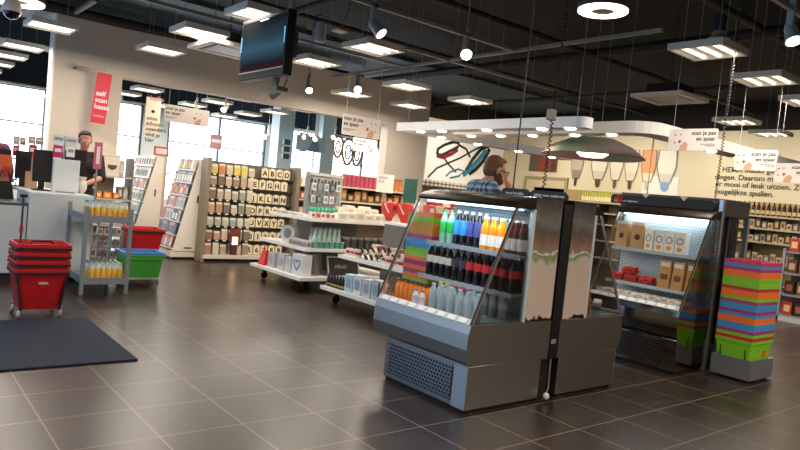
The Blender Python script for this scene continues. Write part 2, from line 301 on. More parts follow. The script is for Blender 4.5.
# large ceiling disc seen between the frame and the bulbs
dc = thing('ceiling_sail', 'large pale iridescent hanging disc lamp in front of the printed bulbs', 'lamp', (7.95, 5.6, 2.24))
def sail_mat():
    m = bpy.data.materials.new('sail'); m.use_nodes = True; nt = m.node_tree; p = nt.nodes['Principled BSDF']; g = nt.nodes.new('ShaderNodeTexCoord'); r = nt.nodes.new('ShaderNodeValToRGB'); s = nt.nodes.new('ShaderNodeSeparateXYZ')
    mr = nt.nodes.new('ShaderNodeMapRange'); mr.inputs['From Min'].default_value = -.6; mr.inputs['From Max'].default_value = .6
    nt.links.new(g.outputs['Object'], s.inputs[0]); nt.links.new(s.outputs['Y'], mr.inputs['Value']); nt.links.new(mr.outputs[0], r.inputs[0])
    e = r.color_ramp.elements; e[0].color = (*lin('#b9a6a8'), 1); e[1].color = (*lin('#c9a9a4'), 1)
    for t, c in ((.3, '#a9ae98'), (.5, '#9db0a6'), (.62, '#b7bcae'), (.8, '#c0a7a0')): x = e.new(t); x.color = (*lin(c), 1)
    nt.links.new(r.outputs[0], p.inputs['Base Color']); p.inputs['Roughness'].default_value = .3
    tl_ = nt.nodes.new('ShaderNodeBsdfTranslucent'); mx = nt.nodes.new('ShaderNodeMixShader'); mx.inputs[0].default_value = .5; nt.links.new(r.outputs[0], tl_.inputs[0]); nt.links.new(p.outputs[0], mx.inputs[1]); nt.links.new(tl_.outputs[0], mx.inputs[2]); nt.links.new(mx.outputs[0], nt.nodes['Material Output'].inputs[0]); return m
obj('shade', B().lathe([(.02, .2), (.3, .17), (.55, .06), (.72, -.08), (.7, -.09), (.53, .04), (.3, .15), (.02, .18)], n=32), sail_mat(), dc, smooth=True)
obj('lamp_glass', B().lathe([(.02, -.1), (.16, -.085), (.22, -.04), (.2, 0), (.02, .02)], n=24), mat('#fff0d5', .4, 0, 4), dc, smooth=True)
for s in (-1, 1): obj('suspension_wire', B().tube([(0, s*.1, .08), (0, s*.1, 2.25)], .004, 4), GREY, dc)
# track rails
RAILM = mat('#8b8884', .45)
for a, c, lb in (((3.2, 5.72, 3.3), (6.2, 5.72, 3.3), 'grey light track crossing overhead from the top edge down to the right'), ((6.25, 3.75, 3.3), (6.25, 9.9, 3.3), 'long grey light track running away towards the wall header'), ((1.2, 7.95, 3.3), (6.2, 7.95, 3.3), 'grey light track behind the television'), ((5.6, 2.48, 3.3), (9, 2.48, 3.3), 'grey light track at the top right corner'), ((4.9, 6.93, 3.3), (8.6, 6.93, 3.3), 'dim grey light track beyond the lit spotlight'), ((3.3, 13.0, 2.92), (3.35, 18.5, 2.92), 'pale light track in the far room above its signs')):
    t = thing('light_track', lb, 'light track')
    d = .02; lo = (a[0]-d if a[0] == c[0] else a[0], a[1]-d if a[1] == c[1] else a[1], a[2]-d); obj('rail', B().box((min(a[0], c[0])-d, min(a[1], c[1])-d, a[2]-d), (max(a[0], c[0])+d, max(a[1], c[1])+d, a[2]+d)), RAILM, t)
    for q in (.15, .5, .85):
        p = lerp(a, c, q); obj('suspension_wire', B().tube([p, (p[0], p[1], 4.3)], .004, 4), GREY, t)
def spotlight(lb, p, aim, body='#8d9296', on=10, ceil=False):
    "track spotlight: adapter and gear box on the rail, lamp head turned towards aim"
    t = thing('track_spotlight', lb, 'spotlight', p, 0, 'track spotlights')
    d = (Vector(aim)-Vector(p)).normalized(); h = Vector((0, 0, -.13)); e = h + d*.14; m = mat(body, .45)
    obj('gear_box', B().box((-.04, -.03, -.14), (.0, .03, .05), .006), m, t); obj('adapter', B().box((-.02, -.02, .04), (.02, .02, .12)), m, t)
    obj('lamp_head', B().tube([h - d*.05, h, h + d*.07, e], [.035, .05, .055, .07], 14), m, t, smooth=True)
    top = 3.28 if not ceil and p[2] < 3.2 and abs(p[1]-7) < 4 and p[1] < 10 else 4.3
    if top-p[2] > .13: obj('stem', B().tube([(-.01, 0, .1), (-.01, 0, top-p[2])], .008, 6), m, t)
    obj('lens', B().tube([e + d*.001, e + d*.008], [.06, .055], 14), mat('#fff2dd', .4, 0, on), t)
    return t
spotlight('grey spotlight at the top edge right of the television', (4.046,5.720,3.233), (4.6, 4.6, 2), '#8fa0a8', 5)
spotlight('brightly glowing spotlight near the middle of the ceiling', (5.407,5.720,3.246), (3.2, 3.0, 1.3), '#a09a90', 30)
spotlight('grey-blue spotlight at the top right edge', (6.196,2.480,3.261), (5.6, 1.6, 1.4), '#9db3ba', 12)
spotlight('spotlight just right of and below the television', (6.250,10.731,3.299), (5.6, 8.8, 1.9), '#77736d', 14)
spotlight('spotlight left of the small hanging sign, in front of the wall header', (6.250,9.109,3.197), (5.2, 7.6, 2.2), '#77736d', 14)
spotlight('small dark spotlight directly beneath the television', (4.981,9.500,2.893), (4.9, 10.9, 2.6), '#5a5650', 8, True)
for i, (u, q) in enumerate((((5.447,14.000,2.892), (3.7, 13, 1.6)), ((6.124,14.000,3.048), (4.6, 13, 1.6)), ((9.707,15.000,2.888), (8, 14, 2)), ((9.153,15.000,2.758), (7.4, 14, 2)), ((7.985,15.500,2.682), (6, 15, 1.6)), ((8.964,15.200,2.788), (6.7, 14.6, 2)))):
    spotlight('small spotlight of the far room, %s from left under its dark ceiling' % ORD[(0, 1, 5, 4, 2, 3)[i]], u, q, '#b9b4ab', 6)
# ring lamps, cameras, cassettes
def ring_lamp(lb, p, R):
    t = thing('ring_lamp', lb, 'ceiling light', p)
    obj('housing', B().lathe([(R*.4, .07), (R, .05), (R*1.02, .03), (R, .012), (R*.4, .012)], n=28), mat('#5b544d', .5), t, smooth=True)
    b = ringbeam([(R*.97*math.cos(2*math.pi*i/32), R*.97*math.sin(2*math.pi*i/32)) for i in range(32)], [(R*.45*math.cos(2*math.pi*i/32), R*.45*math.sin(2*math.pi*i/32)) for i in range(32)], -.004, .012)
    obj('diffuser', b, mat('#ffeccb', .4, 0, 5), t); obj('center_cap', B().lathe([(R*.44, 0), (R*.44, .012)], n=24), mat('#9a9080', .5), t)
    for s in (-1, 1): obj('suspension_wire', B().tube([(s*R*.6, 0, .06), (s*R*.6, 0, 4.3-p[2])], .003, 4), GREY, t)
ring_lamp('round glowing ring lamp at the top, right of the coiled cable', (4.72, 3.38, 3.05), .21)
ring_lamp('round ring lamp cut by the top left corner', (1.123,8.233,3.000), .3)
a = thing('dome_camera', 'white ball security camera under the ring lamp at top left', 'security camera', (1.012,7.500,2.764))
obj('housing', B().lathe([(.03, .12), (.075, .06), (.09, 0), (.085, -.02)], n=18), mat('#efe4d8', .4), a, smooth=True); obj('dome', B().lathe([(.075, -.02), (.07, -.05), (.045, -.08), (.01, -.092)], n=18), mat('#15100f', .1), a, smooth=True); obj('stem', B().tube([(0, 0, .12), (0, 0, 1.2)], .015), GREY, a)
a = thing('bell_lamp', 'unlit grey bell-shaped ceiling lamp above the largest square light', 'ceiling light', (7.385,3.700,3.448))
obj('shade', B().lathe([(.13, 0), (.12, .02), (.08, .05), (.075, .09), (.03, .1)], n=22), mat('#8d8880', .45), a, smooth=True); obj('stem', B().box((-.05, -.05, .1), (.05, .05, .28)), DGREY, a); obj('suspension_wire', B().tube([(0, 0, .28), (0, 0, .9)], .008), DGREY, a)
a = thing('can_speaker', 'grey cylindrical speaker hanging right of the television top', 'speaker', (4.524,7.600,3.247))
obj('body', B().lathe([(.07, 0), (.085, .02), (.085, .24), (.06, .26)], n=18), mat('#8f949a', .5), a, smooth=True); obj('bracket', B().tube([(-.085, 0, .18), (-.06, 0, .34), (.06, 0, .34), (.085, 0, .18)], .01), DGREY, a); obj('suspension_wire', B().tube([(0, 0, .34), (0, 0, 1.1)], .005), DGREY, a)
def cassette(lb, p, s):
    t = thing('air_cassette', lb, 'air conditioner', p)
    obj('panel', ringbeam([(-s, -s), (s, -s), (s, s), (-s, s)], [(-s*.75, -s*.75), (s*.75, -s*.75), (s*.75, s*.75), (-s*.75, s*.75)], 0, .05), mat('#cfc6b6', .5), t)
    obj('air_slot', B().box((-s*.75, -s*.75, .03), (s*.75, s*.75, .05)), BLACK, t); obj('grille', B().box((-s*.62, -s*.62, .0), (s*.62, s*.62, .03), .008), mat('#b8ae9e', .5), t)
    obj('body', B().box((-s*.6, -s*.6, .05), (s*.6, s*.6, .2)), mat('#1a1716', .9), t); obj('hanger', B().tube([(0, 0, .2), (0, 0, 4.3-p[2])], .01), DGREY, t)
cassette('cream air conditioning cassette between the square lights and the pendant frame', (8.68, 4.95, 3.05), .38)
cassette('cream air conditioning cassette left of the television against the wall header', (3.55, 8.2, 2.98), .4)
a = thing('smoke_detector', 'small cream detector box hanging above the square light', 'detector', (4.325,6.800,3.229)); obj('housing', B().box((-.08, -.08, 0), (.08, .08, .03), .008), mat('#cbb99a', .5), a); obj('bracket', B().tube([(0, 0, .03), (.1, 0, .3), (.1, 0, 1)], .006), mat('#6a3028', .5), a)
# television on its pole
TX = 3.0
tv = thing('television', 'black flat television hanging from a ceiling pole', 'television', (TX, 6.1, 2.37))
obj('casing', B().box((-.02, -.5, 0), (.07, .48, .62), .008), mat('#14141a', .5, spec=.15), tv)
def screen_mat():
    m = bpy.data.materials.new('tv_picture'); m.use_nodes = True; nt = m.node_tree; p = nt.nodes['Principled BSDF']; g = nt.nodes.new('ShaderNodeTexCoord'); s = nt.nodes.new('ShaderNodeSeparateXYZ'); mr = nt.nodes.new('ShaderNodeMapRange'); r = nt.nodes.new('ShaderNodeValToRGB')
    mr.inputs['From Min'].default_value = .08; mr.inputs['From Max'].default_value = .6; nt.links.new(g.outputs['Object'], s.inputs[0]); nt.links.new(s.outputs['Z'], mr.inputs['Value']); nt.links.new(mr.outputs[0], r.inputs[0])
    e = r.color_ramp.elements; e[0].color = (*lin('#5a2430'), 1); e[1].color = (*lin('#171c22'), 1)
    for t, c in ((.09, '#401c28'), (.13, '#22303c'), (.42, '#4f7f9c'), (.6, '#3d5d70'), (.85, '#2b3742')): x = e.new(t); x.color = (*lin(c), 1)
    p.inputs['Base Color'].default_value = (.01, .01, .01, 1); p.inputs['Roughness'].default_value = .8; p.inputs['Specular IOR Level'].default_value = 0; nt.links.new(r.outputs[0], p.inputs['Emission Color']); p.inputs['Emission Strength'].default_value = .33; return m
obj('screen', B().box((-.024, -.46, .085), (-.019, .44, .585)), screen_mat(), tv)
obj('bezel_strip', B().box((-.026, -.48, .068), (-.019, .46, .08)), mat('#9a9ca4', .4), tv)
obj('screen_caption', B().box((-.027, -.12, .565), (-.023, .06, .578)), mat('#a8d8f0', .4, 0, .8), tv)
for y in (-.475, .448): obj('screen_caption', B().box((-.027, y, .3), (-.023, y+.018, .45)), mat('#4aa7e0', .4, 0, .6), tv)
obj('pole', B().tube([(.12, -.3, .2), (.12, -.3, 1.93)], .03, 10), GREY, tv, smooth=True); obj('mount', B().box((.07, -.4, .2), (.16, -.2, .45)), BLACK, tv)
obj('cable', B().tube([(.1, -.1, 0), (.1, -.15, -.06), (.1, -.3, -.09), (.1, -.36, -.03), (.1, -.33, .04)], .008), BLACK, tv); obj('media_box', B().box((.02, -.32, -.13), (.14, -.02, -.09)), mat('#3a3733', .5), tv); obj('bracket', B().box((.07, -.2, -.09), (.09, -.12, .01)), DGREY, tv)
# ---------------------------------------------------------------- entrance mat
mt = tag(obj('entrance_mat', B().box((-.6, 4.66, .0), (1.545, 6.1, .014), .004), mat('#1d2638', .95)), 'dark blue entrance mat on the brown tiles at lower left', 'mat')
# ---------------------------------------------------------------- chilled display cabinets
def perf_mat(name, base, hole, pitch, rad, rough=.3, metal=1, axes='YZ'):
    m = bpy.data.materials.new(name); m.use_nodes = True; nt = m.node_tree; p = nt.nodes['Principled BSDF']; g = nt.nodes.new('ShaderNodeTexCoord'); s = nt.nodes.new('ShaderNodeSeparateXYZ')
    nt.links.new(g.outputs['Object'], s.inputs[0])
    def mn(op, a, b=None):
        n = nt.nodes.new('ShaderNodeMath'); n.operation = op
        for i, v in enumerate((a, b)):
            if v is None: continue
            if isinstance(v, (int, float)): n.inputs[i].default_value = v
            else: nt.links.new(v, n.inputs[i])
        return n.outputs[0]
    cu = mn('DIVIDE', s.outputs[axes[0].upper()], pitch); cv = mn('DIVIDE', s.outputs[axes[1]], pitch*.85)
    row = mn('FLOOR', cv); off = mn('MULTIPLY', mn('MODULO', mn('ABSOLUTE', row), 2), .5)
    fu = mn('SUBTRACT', mn('FRACT', mn('ADD', cu, off)), .5); fv = mn('SUBTRACT', mn('FRACT', cv), .5)
    d = mn('SQRT', mn('ADD', mn('MULTIPLY', fu, fu), mn('MULTIPLY', fv, fv))); k = mn('LESS_THAN', d, rad)
    mx = nt.nodes.new('ShaderNodeMix'); mx.data_type = 'RGBA'; nt.links.new(k, mx.inputs[0]); mx.inputs[6].default_value = (*lin(base), 1); mx.inputs[7].default_value = (*lin(hole), 1)
    nt.links.new(mx.outputs[2], p.inputs['Base Color']); p.inputs['Roughness'].default_value = rough
    nt.links.new(mn('MULTIPLY', mn('SUBTRACT', 1, k), metal), p.inputs['Metallic']); return m
PERF = perf_mat('perforated_kick_plate', '#a9adb2', '#0a0a0c', .03, .33); PERFD = perf_mat('dark_perforated_kick_plate', '#77746f', '#060607', .03, .33); PERFB = perf_mat('perforated_back_wall', '#b9cfd8', '#3c5866', .03, .2, .5, 0)
BRUSH = mat('#b2aeaa', .34, 1, noise=.05); MIRROR = mat('#8f8b86', .1, 1, noise=.03); DARKHOOD = mat('#4a403a', .3, .9, noise=.05)
LED = mat('#d4ecfa', .4, 0, 2.2)
def ad_mat():
    "printed side foil: smoky top, brown splash, green and white ribbon, beige field, dark drips below"
    m = bpy.data.materials.new('printed_side_foil'); m.use_nodes = True; nt = m.node_tree; p = nt.nodes['Principled BSDF']; g = nt.nodes.new('ShaderNodeTexCoord'); s = nt.nodes.new('ShaderNodeSeparateXYZ'); n = nt.nodes.new('ShaderNodeTexNoise'); n.inputs['Scale'].default_value = 9; n.inputs['Detail'].default_value = 3
    nt.links.new(g.outputs['Object'], s.inputs[0]); nt.links.new(g.outputs['Object'], n.inputs['Vector'])
    a = nt.nodes.new('ShaderNodeMath'); a.operation = 'MULTIPLY_ADD'; a.inputs[1].default_value = .16; nt.links.new(n.outputs['Fac'], a.inputs[0]); nt.links.new(s.outputs['Z'], a.inputs[2])
    mr = nt.nodes.new('ShaderNodeMapRange'); mr.inputs['From Min'].default_value = .65; mr.inputs['From Max'].default_value = 1.5; nt.links.new(a.outputs[0], mr.inputs['Value'])
    r = nt.nodes.new('ShaderNodeValToRGB'); nt.links.new(mr.outputs[0], r.inputs[0]); e = r.color_ramp.elements; e[0].color = (*lin('#241a17'), 1); e[1].color = (*lin('#3a3835'), 1)
    for t, c in ((.03, '#2c201b'), (.036, '#c2b0a2'), (.5, '#bdab9d'), (.52, '#8c9470'), (.55, '#6c7f58'), (.56, '#d5d2c4'), (.58, '#8a7868'), (.66, '#7d604c'), (.74, '#5a504a'), (.82, '#6f6b65'), (.9, '#58544f')): x = e.new(t); x.color = (*lin(c), 1)
    nt.links.new(r.outputs[0], p.inputs['Base Color']); p.inputs['Roughness'].default_value = .22; return m
AD = ad_mat()
def chiller(lb, xf, s, y0, y1, by1, depth=.74, over=.06, shelves=((.42, 1.02), (.37, .76)), hood_z=1.34, gtop=.33, mirror=False, foil=True, deckz=.56):
    "impulse chiller; xf is the x of its open front, s=+1 when it faces -x"
    t = thing('display_chiller', lb, 'chiller'); X = lambda u: xf + s*u
    def bx(a, c, m, nm, par=t, bev=0): return obj(nm, B().box((min(X(a[0]), X(c[0])), a[1], a[2]), (max(X(a[0]), X(c[0])), c[1], c[2]), bev), m, par)
    body = MIRROR if mirror else BRUSH
    bx((.03, y0+.02, 0), (depth-.03, by1-.02, .03), BLACK, 'plinth')
    base = bx((.02, y0, .025), (depth, by1, .31), body, 'base', bev=.004)
    bx((.012, y0+.14, .06), (.021, by1-.05, .285), PERFD if mirror else PERF, 'kick_grille', base)
    bx((.01, y0+.005, .03), (.021, y0+.12, .3), body if mirror else mat('#b3c4cf', .35, .6), 'corner_plate', base)
    # rounded counter front
    pr = [(X(.015), .315), (X(-.012), .34), (X(-.022), .42), (X(-.016), .52), (X(0), .575), (X(depth+over), .575), (X(depth+over), .30)]
    obj('counter', B().prism(pr, 'y', y0-.004, y1), body, t)
    tub = bx((.03, y0+.02, deckz+.016), (depth-.02, y1-.02, deckz+.022), mat('#8fa3ac', .4, .5), 'deck', t)
    rail = obj('price_rail', B().prism([(X(-.005), .577), (X(.025), .61), (X(.03), .607), (X(.012), .577)], 'y', y0+.01, y1-.01), mat('#cfd6da', .35), t)
    for k in range(9):
        yy = y0+.05 + (y1-y0-.12)*k/8.5
        obj('price_card', B().prism([(X(-.0055), .581), (X(.0205), .6075), (X(.0185), .6085), (X(-.0075), .582)], 'y', yy, yy+.07), mat('#f3f4f4', .5), rail)
    back = bx((depth-.05, y0+.01, deckz+.02), (depth-.02, y1-.01, hood_z+.02), PERFB, 'back_wall')
    # hood: curved dark canopy
    hp = [(X(gtop-.02), hood_z), (X(gtop-.03), hood_z+.015), (X(gtop), hood_z+.045), (X(gtop+.1), hood_z+.075), (X(min(gtop+.22, depth+over-.03)), hood_z+.088), (X(depth+over-.01), hood_z+.09), (X(depth+over-.01), hood_z+.03), (X(gtop+.05), hood_z)]
    hd = obj('hood', B().prism(hp, 'y', y0-.005, y1), DARKHOOD, t, smooth=True)
    bx((gtop+.04, y0+.03, hood_z-.018), (gtop+.09, y1-.03, hood_z-.002), LED, 'light_tube', hd)
    bx((gtop+.1, y0+.01, hood_z-.012), (depth-.02, y1-.01, hood_z), mat('#c9d9e0', .5), 'liner', hd)
    lx = (X(gtop+.04) + X(gtop+.12))/2; area('chiller_light', (lx, (y0+y1)/2, hood_z-.025), (.07, y1-y0-.1), 1.5 if mirror else 3.0, (.86, .95, 1))   # the chiller's own tube
    # shelves with price strips
    for u, z in shelves:
        sh = bx((u, y0+.015, z-.012), (depth-.05, y1-.015, z), mat('#9fb2bb', .35, .3), 'shelf')
        bx((u-.006, y0+.015, z-.026), (u, y1-.015, z+.006), mat('#aebcc4', .3), 'price_strip', sh)
    # side panes and frames
    for yy, m in ((y0, SMOKE), (y1-.006, GLASS)):
        pn = obj('side_pane', B().prism([(X(.02), .578), (X(gtop), hood_z), (X(depth-.26 if foil else depth), hood_z), (X(depth-.26 if foil else depth), .578)], 'y', yy, yy+.006), m, t)
        obj('pane_edge', B().prism([(X(.0), .578), (X(.018), .578), (X(gtop+.002), hood_z), (X(gtop-.016), hood_z)], 'y', yy-.003, yy+.009), mat('#b8b4ae', .3, .8), pn); obj('rubber_edge', B().prism([(X(-.006), .578), (X(.0), .578), (X(gtop-.016), hood_z), (X(gtop-.022), hood_z)], 'y', yy-.003, yy+.009), mat('#2a211d', .4), pn)
    if foil:
        obj('side_foil', B().box((min(X(depth-.24), X(depth+over-.015)), y0-.006, .578), (max(X(depth-.24), X(depth+over-.015)), y0, hood_z+.085)), AD, t)
        bx((depth-.262, y0-.01, .578), (depth-.236, y0+.02, hood_z), mat('#d7e3e8', .3, .4), 'frame_post')
    else:
        bx((depth-.03, y0-.01, .578), (depth, y0+.02, hood_z), STEEL, 'frame_post')
    bx((depth-.03, y1-.02, .578), (depth, y1+.0, hood_z), STEEL, 'frame_post')
    return t
chiller('stainless drinks chiller of bottles, open front with perforated kick plate, centre of the shop', 2.98, 1, 2.85, 3.83, 3.70)
chiller('stainless chiller backing onto the bottle chiller, holding one orange juice bottle', 4.66, -1, 2.85, 3.80, 3.72, depth=.74, over=.035, hood_z=1.34, gtop=.42, shelves=((.5, 1.0), (.46, .78)))
chiller('mirror-fronted chiller with egg-carton boxes, strawberries and brown bags, beside the crate tower', 5.58, 1, 2.85, 3.8, 3.66, depth=.52, over=.03, hood_z=1.4, gtop=.38, mirror=True, foil=False, shelves=((.3, 1.05), (.25, .72)))
sp = thing('spine_post', 'black spine between the two back-to-back chillers', 'post'); obj('column', B().box((3.785, 2.84, .3), (3.878, 3.85, 1.4)), BLACK, sp); obj('foot', B().box((3.735, 2.88, 0), (3.84, 3.7, .3)), mat('#101012', .6), sp)
obj('socket_plate', B().box((3.79, 2.833, .41), (3.84, 2.841, .44)), mat('#7f8286', .5), sp); obj('cable', B().tube([(3.78, 2.82, .02), (3.76, 2.81, .06), (3.79, 2.82, .1), (3.8, 2.83, .2), (3.81, 2.84, .3)], .007), mat('#6b675f', .6), sp)
obj('plug', B().ball((3.765, 2.81, .045), .022, (1, 1, 1.2), 10), mat('#d8d8d2', .5), sp)
def header(lb, x, y0, y1, z0, z1, s):
    h = thing('header_board', lb, 'sign')
    obj('board', B().prism([(y0, z0), (y1, z0), (y1, z1-.02), (y1-.02, z1), (y0+.02, z1), (y0, z1-.02)], 'x', x-.008, x+.008), BLACK, h)
    text('lettering', s, .03, mat('#d9d9d9', .6), h, facing('-x', (x-.0085, y1-.04, z0+.02)))
header('black header board with white lettering on the bottle chiller, nearer one', 3.832, 2.86, 3.2, 1.42, 1.482, 'lekker voor onderweg')
header('black header board on the bottle chiller, farther one behind the coiled cable', 3.832, 3.21, 3.48, 1.42, 1.485, 'verse broodjes')
header('long black header board with a red flower over the egg-box chiller', 6.1, 2.9, 4.0, 1.49, 1.58, 'lekker voor onderweg')
hb = bpy.data.objects['header_board.002']
for k in range(5): obj('red_petal', B().tube([(6.09, 3.9, 1.535), (6.09, 3.9+.05*math.cos(k*1.25), 1.535+.035*math.sin(k*1.25))], [.006, .016], 6), mat('#c4243a', .5), hb)
for k, y in enumerate((3.6, 3.2)): obj('white_clip', B().prism([(y, 1.56), (y+.035, 1.6), (y-.035, 1.6)], 'x', 6.08, 6.09), mat('#eeeae0', .5), hb)
# tall steel end unit behind the second chiller
tu = thing('tall_cooler', 'tall narrow steel cabinet with dark glass and grey top box behind the crates', 'cooler')
obj('body', B().box((6.2, 2.95, 0), (6.7, 3.9, 1.46)), mat('#1d1a19', .25), tu)
obj('top_box', B().box((6.2, 2.86, 1.45), (6.74, 3.95, 1.61), .004), mat('#55524f', .4, .3), tu)
for x in (6.155, 6.715): obj('frame_post', B().box((x-.022, 2.84, 0), (x+.022, 2.88, 1.6 if x < 6.5 else 1.46), .003), mat('#b9c3c8', .25, .8), tu)
obj('glass_door', B().box((6.2, 2.93, .2), (6.7, 2.94, 1.44)), DARKGLASS, tu); obj('door_bar', B().box((6.45, 2.915, .2), (6.48, 2.93, 1.44)), mat('#6b6f72', .3, .8), tu)
# ---------------------------------------------------------------- bottles and packs
def bottle(kind, lb, r, h, liquid, cap, label=None, lz=(.35, .62), neck=.35, rough=.12, group=None):
    t = thing(kind, lb, 'bottle', group=group)
    obj('body', B().lathe([(r*.9, 0), (r, .01), (r*.96, h*.12), (r, h*.2), (r, h*.62), (r*.85, h*.72), (r*neck, h*.88), (r*neck, h*.94)], n=12), mat(liquid, rough, spec=.6), t, smooth=True)
    obj('cap', B().lathe([(r*neck*1.2, h*.93), (r*neck*1.2, h)], n=10), mat(cap, .4), t)
    if label: obj('label_band', B().lathe([(r*1.02, h*lz[0]), (r*1.02, h*lz[1])], n=12), mat(label, .5), t)
    return t
def line(kind, name, n, a, c, lab, group, rows=1, dv=(.075, 0), jitter=.0012):
    "n things in a line from a to c; further rows stand behind"
    P = Proto(kind)
    for r in range(rows):
        for i in range(n):
            p = lerp(a, c, i/max(1, n-1)); p = (p[0]+dv[0]*r+random.uniform(-jitter, jitter), p[1]+dv[1]*r+random.uniform(-jitter, jitter), p[2])
            l = lab % ORD[i] if '%s' in lab else lab
            P.put(p, random.uniform(-.3, .3), l + ('' if rows == 1 else (', front row', ', row behind', ', rear row', ', fourth row')[r]), group)
Z1, Z2, Z0 = 1.0205, .7605, .583
G1 = 'bottles on the upper shelf of the drinks chiller'; G2 = 'bottles on the middle shelf of the drinks chiller'; G0 = 'small bottles on the deck of the drinks chiller'
line(bottle('soda_bottle', 'x', .034, .255, '#7fb59f', '#2a8a44', '#28b04e', (.3, .62)), '', 2, (3.46, 3.70, Z1), (3.46, 3.62, Z1), 'clear bottle with green label and cap, %s from left', G1, 2)
line(bottle('soda_bottle', 'x', .034, .255, '#1c1420', '#e9e9e6', '#3c9ae8', (.3, .72)), '', 2, (3.46, 3.545, Z1), (3.46, 3.475, Z1), 'dark bottle with bright blue label, %s from left', G1, 2)
line(bottle('soda_bottle', 'x', .034, .255, '#1c1420', '#dfe2ea', '#4a539c', (.3, .72)), '', 2, (3.46, 3.405, Z1), (3.46, 3.335, Z1), 'dark bottle with violet-blue label, %s from left on the upper shelf', G1, 2)
line(bottle('juice_bottle', 'x', .037, .235, '#e88a1c', '#f1efe6', '#f3ede2', (.12, .46), neck=.5), '', 3, (3.46, 3.262, Z1), (3.46, 3.105, Z1), 'orange juice bottle with white label, %s from left on the upper chiller shelf', G1)
line(bottle('juice_bottle', 'x', .037, .235, '#4f1d1e', '#e9e4dc', '#ece8e0', (.12, .46), neck=.5), '', 3, (3.46, 3.02, Z1), (3.46, 2.905, Z1), 'dark red juice bottle with white label, %s from left', G1)
line(bottle('cola_bottle', 'x', .034, .242, '#160d0c', '#f0efeb', '#d8d4cf', (.42, .64)), '', 4, (3.41, 3.76, Z2), (3.41, 3.55, Z2), 'cola bottle with white cap and pale label, %s from left', G2)
line(bottle('cola_bottle', 'x', .034, .242, '#141116', '#17171b', '#43434c', (.42, .64)), '', 2, (3.41, 3.475, Z2), (3.41, 3.405, Z2), 'cola bottle with black cap and dark label, %s from left', G2)
line(bottle('cola_bottle', 'x', .034, .242, '#1b0d0b', '#d0222b', '#d4303a', (.42, .64)), '', 6, (3.41, 3.33, Z2), (3.41, 2.92, Z2), 'cola bottle with red cap and red label, %s from left', G2, 2)
line(bottle('smoothie_bottle', 'x', .025, .14, '#ee8a24', '#3a2016', None, neck=.55), '', 7, (3.12, 3.77, Z0), (3.12, 3.46, Z0), 'small orange smoothie bottle with dark cap, %s from left', G0, 2, (.07, .02))
line(bottle('milk_bottle', 'x', .025, .11, '#e6e4e4', '#3b55a8', '#c9c2d4', neck=.5), '', 2, (3.06, 3.5, Z0), (3.06, 3.43, Z0), 'small white bottle with blue cap, %s from left at the deck front', G0)
line(bottle('water_bottle', 'x', .028, .18, '#a9bcc2', '#e8c52d', None, neck=.45, rough=.08), '', 2, (3.18, 3.38, Z0), (3.18, 3.31, Z0), 'clear bottle with yellow cap, %s of two on the chiller deck', G0)
line(bottle('water_bottle', 'x', .028, .18, '#a9bcc2', '#d8452a', None, neck=.45, rough=.08), '', 3, (3.18, 3.24, Z0), (3.18, 3.1, Z0), 'clear bottle with red cap, %s of three on the chiller deck', G0)
line(bottle('water_bottle', 'x', .028, .18, '#a8b8c0', '#b9ccd8', None, neck=.45, rough=.08), '', 6, (3.1, 3.36, Z0), (3.1, 2.92, Z0), 'clear water bottle with pale cap, %s from left along the deck front', G0)
line(bottle('water_bottle', 'x', .03, .185, '#8da2b3', '#5f7fae', '#b9c9d9', neck=.45, rough=.08), '', 4, (3.36, 3.2, Z0), (3.36, 2.94, Z0), 'clear water bottle with blue cap, %s from left at the rear of the deck', G0)
tag(bottle('juice_bottle', 'x', .035, .2, '#f09a28', '#e8861c', '#f4a53c', neck=.6), 'single orange juice bottle at the end of the rear chiller', 'bottle').location = (4.32, 2.95, .583)
cu = thing('drink_cup', 'x', 'cup'); obj('cup', B().lathe([(.024, 0), (.031, .08)], n=12), mat('#c7cbd6', .4), cu); obj('lid', B().lathe([(.033, .08), (.033, .09)], n=12), mat('#e9e9ea', .4), cu); obj('blue_band', B().lathe([(.0275, .03), (.0305, .06)], n=12), mat('#5560a8', .4), cu)
line(cu, '', 4, (4.42, 2.92, Z0), (4.58, 3.02, Z0), 'small white cup with blue band, %s from left', 'cups on the rear chiller deck', 2, (-.03, .09))
bx = thing('food_tub', 'x', 'food tub'); obj('tub', B().frustum((-.06, -.05), (.06, .05), (-.07, -.06), (.07, .06), 0, .035), mat('#d9d2bf', .5), bx); obj('film_lid', B().box((-.071, -.061, .035), (.071, .061, .04)), mat('#b9c39a', .3), bx)
line(bx, '', 3, (4.22, 3.1, 1.005), (4.22, 3.5, 1.005), 'shallow food tub, %s from the near end on the rear chiller shelf', 'food tubs in the rear chiller')
# second chiller
C1, C2, C0 = 1.051, .721, .583
pb = thing('paper_bag', 'x', 'bag'); obj('bag', B().frustum((-.04, -.07), (.04, .07), (-.03, -.065), (.03, .065), 0, .24), mat('#c49d6c', .8), pb); obj('fold', B().box((-.034, -.066, .23), (-.026, .066, .26), .003), mat('#e9dfca', .7), pb); obj('dark_print', B().lathe([(.012, -.045), (.026, -.04), (.03, -.036)], (0, 0, .115), 12, 'x'), mat('#5a2d22', .7), pb)
line(pb, '', 2, (5.96, 3.72, C1), (5.96, 3.55, C1), 'brown paper bag with dark round print, %s from left on the top shelf', 'paper bags in the second chiller')
eb = thing('drink_carton', 'x', 'carton'); obj('carton', B().box((-.045, -.05, 0), (.045, .05, .21), .003), mat('#efece4', .5), eb); obj('ring_print', B().tube([(-.047, .03*math.cos(t*.45), .12+.03*math.sin(t*.45)) for t in range(14)], .004, 4, True), mat('#5f6a78', .5), eb); obj('orange_print', B().ball((-.046, 0, .045), .028, (.1, 1, .8), 10), mat('#e8992a', .5), eb)
